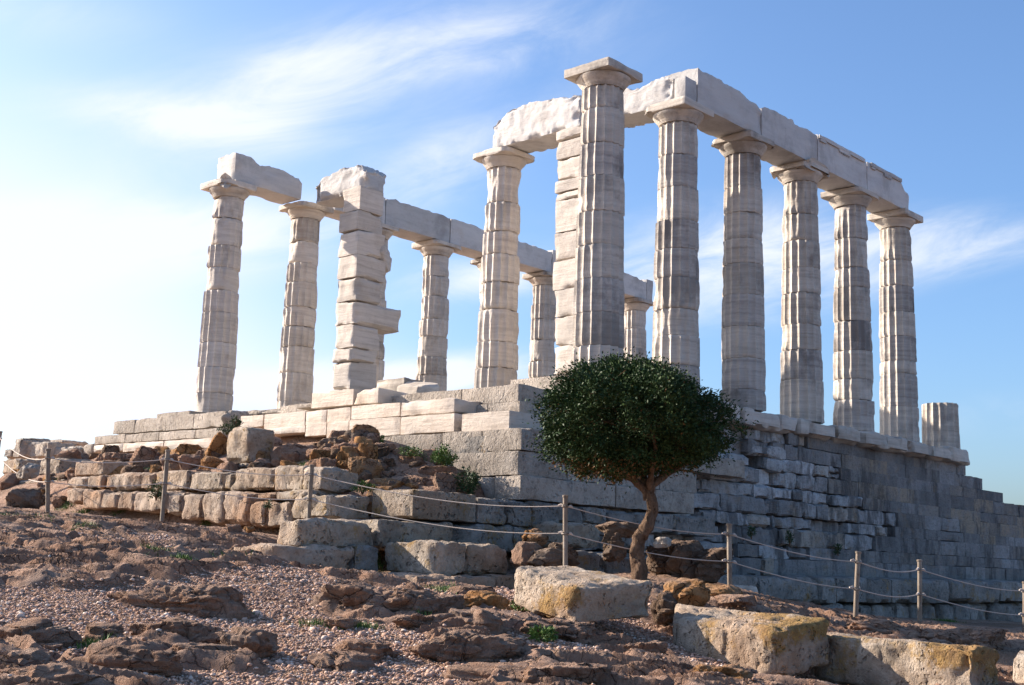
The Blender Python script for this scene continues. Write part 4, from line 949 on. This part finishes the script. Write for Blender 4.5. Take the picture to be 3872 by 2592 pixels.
for a in [(110, 1015, 210, 108, 'rock_dark', 'broad dark boulder at the left edge of the rocky ground'), (275, 1003, 110, 55, 'rock_dark', 'small dark stone left of the first near rope post'), (385, 1020, 110, 66, 'rock', 'brown stone right of the first near rope post'),
          (240, 955, 150, 62, 'rock_dark', 'low dark boulder behind the first near rope post'), (1100, 1080, 130, 55, 'rock_orange', 'flat ochre stone at the foot of the second rope post'), (1190, 1075, 100, 66, 'rock', 'ochre stone right of the second rope post foot'),
          (1585, 1200, 110, 55, 'rock', 'rounded whitish brown stone on red soil before the terrace'), (1690, 1190, 70, 30, 'rock_orange', 'small ochre stone on red soil before the terrace')]:
    rock_at(c4, *a[:5], label=a[5], group='loose stones at the foot of the terrace', dist=None, zoff=.05)
# shaded rubble around the tree
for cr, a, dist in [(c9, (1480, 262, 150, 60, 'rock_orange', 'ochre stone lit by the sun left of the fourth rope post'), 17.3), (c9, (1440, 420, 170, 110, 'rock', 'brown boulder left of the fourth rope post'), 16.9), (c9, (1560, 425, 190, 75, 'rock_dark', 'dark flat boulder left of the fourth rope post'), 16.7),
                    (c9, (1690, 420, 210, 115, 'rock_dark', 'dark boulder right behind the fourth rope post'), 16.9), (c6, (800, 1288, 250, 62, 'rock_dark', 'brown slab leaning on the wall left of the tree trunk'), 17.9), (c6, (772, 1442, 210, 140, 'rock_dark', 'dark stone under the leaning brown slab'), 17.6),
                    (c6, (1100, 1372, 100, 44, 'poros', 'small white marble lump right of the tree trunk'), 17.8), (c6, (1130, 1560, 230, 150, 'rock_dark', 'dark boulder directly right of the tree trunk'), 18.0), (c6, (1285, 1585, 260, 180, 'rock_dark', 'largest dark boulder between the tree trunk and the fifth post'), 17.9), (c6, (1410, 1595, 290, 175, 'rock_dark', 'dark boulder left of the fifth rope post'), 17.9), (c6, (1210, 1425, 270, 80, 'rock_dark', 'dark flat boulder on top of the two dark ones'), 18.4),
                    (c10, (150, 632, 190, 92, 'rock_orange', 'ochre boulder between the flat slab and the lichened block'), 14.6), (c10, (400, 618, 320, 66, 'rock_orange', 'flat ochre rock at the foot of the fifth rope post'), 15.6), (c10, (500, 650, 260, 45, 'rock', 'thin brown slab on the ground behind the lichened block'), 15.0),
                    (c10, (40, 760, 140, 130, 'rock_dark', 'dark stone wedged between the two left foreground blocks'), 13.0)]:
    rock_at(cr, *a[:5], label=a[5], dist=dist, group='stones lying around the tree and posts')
# outcrops in the foreground path
FG = 'rock outcrops of the foreground'
for cr, x0, x1, yt, yb, mat, lb, dp in [(c8, 715, 1700, 545, 765, 'rock', 'long low brown rock slab lying on the gravel at left', .38), (c8, 545, 815, 832, 965, 'rock', 'knobbly rock at the left of the lower outcrop group', .8), (c8, 830, 1500, 808, 968, 'rock', 'broad humped rock in the lower left outcrop', .5),
        (c8, 1300, 1620, 858, 975, 'rock', 'rough rock on the lower left outcrop', .6), (c8, 1510, 1825, 880, 1065, 'rock', 'smooth sided rock ending the lower left outcrop', .8), (c8, -60, 440, 832, 975, 'rock', 'flat rock at the left picture edge', .5), (c8, -40, 275, 1020, 1165, 'rock', 'rounded rock in the lower left corner', .7),
        (c8, 262, 402, 958, 1012, 'rock', 'small stone among the gravel at lower left', .8), (c8, 560, 1180, 1000, 1180, 'rock', 'wedge shaped pale rock at the bottom left of centre', .6), (c8, -20, 720, 1120, 1330, 'rock', 'low broad rock along the bottom edge at left', .5), (c8, 1050, 1595, 960, 1095, 'rock', 'flat gray slab leaning below the lower left outcrop', .5),
        (c9, 0, 480, 560, 760, 'rock', 'knobbly rock at the left of the central outcrop', .7), (c9, 330, 940, 600, 790, 'rock', 'knobbly rock in the middle of the central outcrop', .6), (c9, 0, 300, 770, 880, 'rock', 'low rock at the front left of the central outcrop', .7), (c9, 540, 900, 720, 880, 'rock', 'rounded rock at the front of the central outcrop', .7),
        (c9, 880, 1330, 620, 760, 'rock_orange', 'flat ochre rock left of the tilted squarish block', .6), (c9, 860, 1180, 555, 640, 'rock', 'small pointed rock behind the central outcrop', .6), (c9, 560, 1410, 850, 1110, 'rock', 'smooth swirled mound of rock at the bottom centre', .6), (c9, 1400, 1920, 785, 945, 'rock', 'rounded rock below the tilted squarish block', .6),
        (c9, 900, 1340, 740, 900, 'rock', 'pitted rock between the mound and the tilted block', .7), (c9, 1030, 2180, 1075, 1300, 'rock', 'large rough rock at the bottom edge right of centre', .6), (c9, 1640, 2090, 1000, 1120, 'rock', 'low rock behind the large bottom edge rock', .6), (c9, -20, 350, 1025, 1160, 'rock', 'flat rock at the bottom left of centre', .7),
        (c9, 60, 530, 925, 1060, 'rock', 'cracked low rock left of the smooth mound', .6), (c9, 2000, 2400, 925, 1060, 'rock', 'shaded smooth rock under the tilted block', .6), (c10, 240, 575, 1040, 1230, 'rock_orange', 'knobbly ochre rock in front of the lichened block', .8), (c10, 570, 770, 1112, 1230, 'rock', 'low pale rock beside the knobbly ochre one', .8),
        (c10, 1150, 1700, 760, 880, 'rock', 'low rocky hump behind the long block', .9), (c10, 1750, 2300, 800, 960, 'rock', 'rocky hump at the right behind the long block', .8), (c9, 1880, 2000, 945, 1000, 'rock', 'small loose stone below the tilted block', .9), (c9, 1390, 1490, 965, 1020, 'rock', 'small pyramid stone on the gravel', .9)]:
    rock_at(cr, (x0+x1)/2, yb, (x1-x0), (yb-yt)*.64, mat, lb, depth=dp, sink=.8, name='rock_outcrop', group=FG, n=52 if x1-x0 > 650 else 38 if x1-x0 > 300 else 22, amp=.055, flat=.15, cat='rock')

# ------------------------------------------------------------------ rope barrier
PG, posts = 'metal posts of the rope barrier', {}
def post(key, top, base, dist, label, extra=.25):
    t, b = ond(m_(*top), dist), ond(m_(*base), dist)
    b = b+(b-t)/np.linalg.norm(b-t)*extra
    o = empty('rope_post', tuple(b), label, 'post', PG)
    path = np.linspace(b, t, 12)+np.array([1, 1, 0])*.004*np.sin(np.linspace(0, 5, 12)+dist)[:, None]; V, Q, T = tube(path, np.full(12, .033), 14)
    put('pole', V, Q, T, M['post'], o)
    u = (t-b)/np.linalg.norm(t-b)
    V, Q, T = tube(np.array([t-u*.002, t+u*.008, t+u*.026, t+u*.03]), [.038, .041, .041, .03], 14); put('post_cap', V, Q, T, M['post'], o)
    posts[key] = (t, u, o)
post('a', (1, 990), (-8, 1060), 27, 'thin post cut off by the left picture edge', 1.0)
post('b', (110.5, 1031), (109, 1156), 20.0, 'first near rope post at the left, among dark stones')
post('c', (384, 1034), (373, 1161), 19.2, 'second rope post from the left, leaning beside ochre stones')
post('d', (713, 1068), (706, 1187), 18.2, 'third rope post, standing behind the rounded pitted block', .4)
post('e', (1293, 1138), (1293, 1287), 16.4, 'brown rope post left of the tree trunk', .4)
post('f', (1668, 1203), (1669, 1347), 16.9, 'rope post right of the tree trunk')
post('g', (1963, 1266), (1957, 1410), 17.4, 'leaning pale rope post in front of the kerb', .3)
post('h', (2103, 1285), (2104, 1416), 19.4, 'gray rope post in front of the low kerb stones')
post('i', (2344, 1335), (2343, 1470), 20.5, 'rope post at the right picture edge', .3)
NAMEP = dict(a='left picture edge post', b='first near post', c='second post', d='third post', e='brown post', f='post right of the tree', g='leaning pale post', h='gray post by the kerb', i='right edge post')
for a, b in zip('abcdefgh', 'bcdefghi'):
    for nm, dz, sag in (('upper', .115, .11), ('lower', .47, .10)):
        (ta_, ua, _), (tb_, ub, _) = posts[a], posts[b]
        p0, p1 = ta_-ua*dz, tb_-ub*dz; dv = (p1-p0)/np.linalg.norm(p1-p0); p0 = p0+dv*.03; p1 = p1-dv*.03
        s = np.linspace(0, 1, 26); asym = 4*s*(1-s)*(1+.5*(s-.5)*(1 if p1[2] < p0[2] else -1))
        Ln = np.linalg.norm(p1-p0)
        path = p0+(p1-p0)*s[:, None]; path[:, 2] -= asym*sag*min(1.25, Ln/3.4)
        V, Q, T = tube(path, np.full(26, .0072), 6)
        o = put('barrier_rope', V, Q, T, M['rope'], base=p0)
        tag(o, f'{nm} rope from the {NAMEP[a]} to the {NAMEP[b]}', 'rope', 'ropes slung between the posts')
        for pt, dd_ in ((p0, dv), (p1, -dv)):
            th = np.linspace(0, 2*math.pi*1.5, 20); kk = np.stack([np.cos(th)*.042, np.sin(th)*.042, np.linspace(-.012, .014, 20)], 1)+pt-dd_*.03
            V, Q, T = tube(kk, np.full(20, .009), 5)
            V2, Q2, T2 = tube(np.array([pt, pt+dd_*.035+np.array([.01, 0, .012]), pt+dd_*.07]), [.014, .022, .012], 6)
            put('knot', *merge([(V, Q, T), (V2, Q2, T2)]), M['rope'], o)

# ------------------------------------------------------------------ leaves and plants
def leaves(P, N, ln, seed, w=.42, fold=.25):
    """one folded leaf (two quads) at each point, leaning along N"""
    rg = np.random.RandomState(seed); n = len(P)
    ax = N+rg.normal(size=(n, 3))*.75; ax /= np.linalg.norm(ax, axis=1, keepdims=True)
    sd_ = np.cross(ax, rg.normal(size=(n, 3))); sd_ /= np.linalg.norm(sd_, axis=1, keepdims=True); up = np.cross(ax, sd_)
    L = (ln*rg.uniform(.65, 1.25, n))[:, None]; Wd = L*w*.5
    a = P; b = P+ax*L*.5+up*L*.06; c = P+ax*L
    l = P+ax*L*.45+sd_*Wd+up*Wd*fold; r = P+ax*L*.45-sd_*Wd+up*Wd*fold
    V = np.stack([a, b, c, l, r], 1).reshape(-1, 3); k = np.arange(n)[:, None]*5
    T = np.concatenate([k+np.array([[0, 3, 1]]), k+np.array([[3, 2, 1]]), k+np.array([[0, 1, 4]]), k+np.array([[1, 2, 4]])])
    return V, T
def blob_leaves(c, R, n, ln, seed, clumps=40, low=-.6):
    rg = np.random.RandomState(seed); d = rg.normal(size=(clumps, 3)); d /= np.linalg.norm(d, axis=1, keepdims=True); d[:, 2] = np.maximum(d[:, 2], low)
    cc = np.array(c)+d*np.array(R)*rg.uniform(.45, 1.0, (clumps, 1)); k = rg.randint(clumps, size=n)
    o = rg.normal(size=(n, 3)); P = cc[k]+o*np.array(R)*.16
    N = (P-np.array(c))/np.array(R); N /= np.maximum(np.linalg.norm(N, axis=1, keepdims=True), .2)
    return leaves(P, N+np.array([0, 0, .35]), ln, seed+1), k
def shrub(p, R, n, ln, mat, label, seed, name='shrub', dark=.0):
    q = hit(p) if not isinstance(p, np.ndarray) else p
    (V, T), k = blob_leaves(q+np.array([0, 0, R[2]*.7]), R, n, ln, seed)
    tn = np.random.RandomState(seed+3).rand(max(k)+1)[k]*.55+np.random.RandomState(seed+4).rand(n)*.4
    o = empty(name, tuple(q), label, 'bush', 'green bushes among the stones')
    put('foliage', V, None, T, M[mat], o, attr={'tint': np.repeat(tn*.85, 5)}, smooth=None)
    st = merge([tube(np.array([q+np.array([0, 0, -.05]), q+np.array([dx*.5, dy*.5, R[2]*.6]), q+np.array([dx, dy, R[2]*1.2])]), [.012, .009, .004], 5) for dx, dy in ((R[0]*.4, 0), (-R[0]*.4, R[1]*.3), (0, -R[1]*.4))])
    put('stems', *st, M['twig'], o)
    return o
W_ = np.array
shrub(onx(c5(1400, 735), -1.5), (.20, .2, .18), 1200, .045, 'weed', 'bright green bush against the foundation corner', 61)
shrub(onx(c5(1560, 930), -1.6), (.19, .18, .22), 1200, .045, 'shrub', 'green bush at the foot of the foundation corner', 62)
shrub(onx(c4(1600, 470), -1.3), (.12, .11, .11), 450, .04, 'shrub', 'dark shrub beside the left marble step end', 63)
shrub(onx(c4(1545, 515), -1.5), (.16, .12, .10), 500, .04, 'shrub', 'dark shrub on top of the ochre boulder', 64)
shrub(onx(c5(950, 615), -1.3), (.17, .14, .12), 600, .045, 'weed', 'green bush under the middle marble step', 65)
shrub(onx(c4(1065, 960), -4.3), (.13, .1, .16), 600, .04, 'shrub', 'fern hanging left of the second rope post', 66)
shrub(onx(c4(1825, 1030), -4.3), (.06, .05, .07), 200, .03, 'shrub', 'tiny fern in a joint of the lowest terrace row', 67)
shrub(onx(c5(850, 915), -3.4), (.24, .14, .08), 600, .035, 'weed', 'low green plant under the largest ochre boulder', 68)
shrub(onx(c5(1180, 670), -1.6), (.30, .15, .08), 600, .035, 'weed', 'low green plant above the flat shelf-like slab', 69)
shrub(onx(c5(745, 880), -3.2), (.16, .14, .10), 400, .04, 'shrub', 'grassy plant behind the third rope', 70)
for i, (a, lb) in enumerate([((485, 1045), 'fern growing from the wall right of the fifth rope post'), ((745, 1085), 'fern in the lower middle of the shaded wall'), ((1075, 1160), 'dark fern low on the shaded wall')]):
    shrub(ony(c7(*a), -1.25), (.10, .06, .13), 300, .04, 'shrub', lb, 80+i)
shrub(c9(1540, 950), (.13, .1, .07), 400, .045, 'weed', 'green weed beside the rounded rock below the tilted block', 90, 'weed')
shrub(c10(435, 1015), (.11, .09, .06), 350, .035, 'weed', 'green weed at the foot of the lichened block', 91, 'weed')
shrub(c10(665, 1050), (.12, .09, .05), 300, .035, 'weed', 'second green weed at the foot of the lichened block', 92, 'weed')
shrub(c10(1150, 1118), (.16, .1, .045), 300, .03, 'weed', 'thin green weed along the long block', 93, 'weed')
shrub(c10(1390, 1130), (.09, .08, .05), 220, .03, 'weed', 'small weed with a yellow flower along the long block', 94, 'weed')
shrub(c9(1390, 750), (.15, .12, .07), 350, .03, 'weed', 'sparse weed at the foot of the tilted block', 95, 'weed')
shrub(c8(1015, 680), (.08, .06, .05), 200, .03, 'weed', 'small weed in the hollow of the long rock slab', 96, 'weed')
# short grass patches: nobody could count the blades
GR = [(c9, 430, 520, .75, .16, 1500), (c9, 250, 490, .3, .1, 500), (c9, 900, 610, .22, .14, 350), (c9, 610, 445, .3, .08, 400), (c9, 400, 430, .12, .1, 250), (c8, 1240, 415, .14, .1, 260), (c8, 1060, 380, .16, .08, 160), (c8, 1420, 150, .2, .08, 350), (c8, 630, 40, .4, .1, 500), (c8, 180, 130, .5, .16, 400),
      (c8, 860, 40, .3, .08, 300), (c8, 560, 195, .2, .08, 200), (c8, 1540, 395, .2, .1, 200), (c8, 630, 985, .12, .08, 160), (c8, 1640, 765, .12, .06, 120), (c9, 70, 850, .3, .08, 260), (c9, 300, 870, .2, .06, 200), (c9, 720, 800, .15, .08, 120), (c10, 1850, 770, .3, .14, 260), (c10, 1100, 700, .25, .1, 260),
      (c4, 690, 800, .35, .1, 500), (c4, 880, 800, .35, .1, 500), (c4, 1000, 790, .2, .1, 300), (c4, 500, 985, .3, .12, 500), (c4, 450, 820, .2, .1, 250), (c5, 480, 745, .3, .1, 350), (c5, 730, 590, .25, .1, 300), (c5, 640, 700, .3, .2, 300), (c4, 1110, 640, .3, .1, 300), (c4, 840, 650, .2, .1, 200), (c5, 1250, 700, .25, .1, 300)]
Vs, Ts, tn, nb = [], [], [], 0
rg = np.random.RandomState(9)
for cr, a, b, ra, rb, n in GR:
    q = hit(cr(a, b)); e = rg.normal(size=(n, 2))*.45
    bx = q[0]+CR[0]*e[:, 0]*ra+hx*e[:, 1]*rb*2; by = q[1]+CR[1]*e[:, 0]*ra+hy*e[:, 1]*rb*2
    bz = ground_z(bx, by)[0]; h = rg.uniform(.025, .075, n); an = rg.uniform(0, 6.28, n); ln_ = rg.uniform(-.6, .6, (n, 2))*h[:, None]
    w = .006
    p0 = np.stack([bx-np.cos(an)*w, by-np.sin(an)*w, bz-.005], 1); p1 = np.stack([bx+np.cos(an)*w, by+np.sin(an)*w, bz-.005], 1); p2 = np.stack([bx+ln_[:, 0], by+ln_[:, 1], bz+h], 1)
    Vs.append(np.stack([p0, p1, p2], 1).reshape(-1, 3)); Ts.append(np.arange(n*3).reshape(-1, 3)+nb); nb += n*3; tn.append(np.repeat(rg.rand(n)*.9, 3))
gr = link('grass', mesh_np('grass', np.vstack(Vs), None, np.vstack(Ts), M['weed'], None, {'tint': np.concatenate(tn)}))
tag(gr, 'short green grass in patches between the stones', None, None, 'stuff')

# ------------------------------------------------------------------ the tree
TD = 16.5
tp = lambda x, y, d=TD: ond(m_(x, y), d)
root = tp(1465, 1316)
tree = empty('tree', tuple(root), 'small dark evergreen tree with round clipped crown and bent trunk', 'tree')
def limb(pts, r0, r1, seed, n=24):
    pts = np.array(pts, float); s = np.linspace(0, 1, len(pts)); m = 14*len(pts); t = np.linspace(0, 1, m)
    path = np.stack([np.interp(t, s, pts[:, i]) for i in range(3)], 1)
    for _ in range(3): path[1:-1] = (path[:-2]+2*path[1:-1]+path[2:])/4
    V, Q, T = tube(path, np.interp(t, [0, 1], [r0, r1]), n)
    nr = V-np.vstack([np.repeat(path, n, 0), path[:1], path[-1:]])
    V = V+nr*(.34*fbm(V*np.array([1, 1, .5]), 7, 4, seed)+.26*ridged(V*np.array([1, 1, .3]), 11, 3, seed+2))[:, None]
    return V, Q, T
fork = tp(1482, 1128)
trunk = merge([limb([root-np.array([0, 0, .15]), tp(1463, 1298), tp(1456, 1264), tp(1462, 1232), tp(1482, 1200), tp(1495, 1168), tp(1490, 1142), fork+np.array([0, 0, .05])], .094, .062, 1),
               limb([fork-np.array([0, 0, .10]), fork, tp(1450, 1098, 16.45), tp(1410, 1072, 16.35), tp(1360, 1035, 16.2), tp(1310, 990, 16.1)], .062, .018, 2), limb([fork-np.array([0, 0, .10]), tp(1492, 1108), tp(1530, 1082, 16.6), tp(1590, 1050, 16.7), tp(1640, 1000, 16.8)], .050, .016, 3),
               limb([fork, tp(1470, 1080, 16.75), tp(1455, 1020, 17.1), tp(1440, 960, 17.4)], .05, .015, 4), limb([fork, tp(1490, 1080, 16.3), tp(1500, 1020, 15.9), tp(1480, 940, 15.6)], .045, .015, 5), limb([tp(1450, 1098, 16.45), tp(1440, 1040), tp(1430, 960), tp(1440, 880)], .04, .01, 6)])
put('trunk', *trunk, M['bark'], tree)
rg = np.random.RandomState(21)
cc = tp(1455, 958); ex, ez = np.array([CR[0], CR[1], 0])/math.hypot(CR[0], CR[1]), np.array([0, 0, 1.]); ey = np.array([hx, hy, 0])
# outline radii of the crown around its centre (picture angle in degrees -> pixels of the 2342 px wide picture)
prof_a = np.array([-180, -165, -145, -120, -92, -75, -60, -42, -28, -15, -6, 5, 12, 25, 45, 70, 96, 120, 149, 165, 180])
prof_r = np.array([240, 232, 202, 150, 122, 120, 128, 152, 200, 240, 243, 213, 186, 158, 133, 122, 124, 146, 188, 215, 240])*TD*K2/FOC-.06
NCL = 1500
d = rg.normal(size=(NCL, 3)); d /= np.linalg.norm(d, axis=1, keepdims=True)
def crown_r(d):
    h = np.sqrt(d[:, 0]**2+d[:, 2]**2)
    ri = np.interp(np.degrees(np.arctan2(d[:, 2], d[:, 0])), prof_a, prof_r)
    return 1/np.sqrt((h/ri)**2+(d[:, 1]/1.35)**2)
f = np.where(rg.rand(NCL) < .74, rg.uniform(.84, 1.0, NCL), rg.uniform(.35, .84, NCL))
lump = .97+.15*fbm(d*1.0+4, 2.6, 3, 77)+.05*fbm(d+1, 7, 2, 78)
cl = d*(crown_r(d)*f*lump)[:, None]
gap = fbm(d*1.0+9, 3.0, 2, 5) > .42
cl = cl[~(gap & (f > .84))]
ds = rg.normal(size=(70, 3)); ds /= np.linalg.norm(ds, axis=1, keepdims=True)
cl = np.vstack([cl, ds*(crown_r(ds)*rg.uniform(1.0, 1.07, 70))[:, None]]); NCL = len(cl)
NL = 150000
k = rg.randint(NCL, size=NL); off = rg.normal(size=(NL, 3))*rg.uniform(.045, .085, NCL)[k][:, None]
P = cl[k]+off; Nn = P/np.linalg.norm(P, axis=1, keepdims=True)
tw = lambda A: cc+A[:, :1]*ex+A[:, 1:2]*ey+A[:, 2:]*ez
Pw = tw(P); Nw = Nn[:, :1]*ex+Nn[:, 1:2]*ey+Nn[:, 2:]*ez
V, T = leaves(Pw, Nw+np.array([0, 0, .25]), .047, 33, .44)
tint = np.clip(rg.rand(NCL)[k]*.5+rg.rand(NL)*.42, 0, .93)
dead = (P[:, 2] < -.60) & (rg.rand(NL) < .35) | (rg.rand(NL) < .012); tint[dead] = 1.0
crown = put('crown', V, None, T, M['leaf'], tree, attr={'tint': np.repeat(tint, 5)}, smooth=None)
# stray shoots on the outline and bare twigs under the crown
tws = []
for i in range(420):
    a = rg.normal(size=3); a /= np.linalg.norm(a); a[2] = -abs(a[2])*.75 if i < 320 else a[2]
    e = a*crown_r(a[None])[0]*rg.uniform(.75, .97); s_ = e*rg.uniform(.35, .6)+np.array([0, 0, -.05])
    q = tw(np.stack([s_, (s_+e)/2+rg.normal(size=3)*.05, e])); tws.append(tube(q, [.007, .005, .002], 4, False)[:2])
put('twigs', *merge(tws), M['twig'], tree)
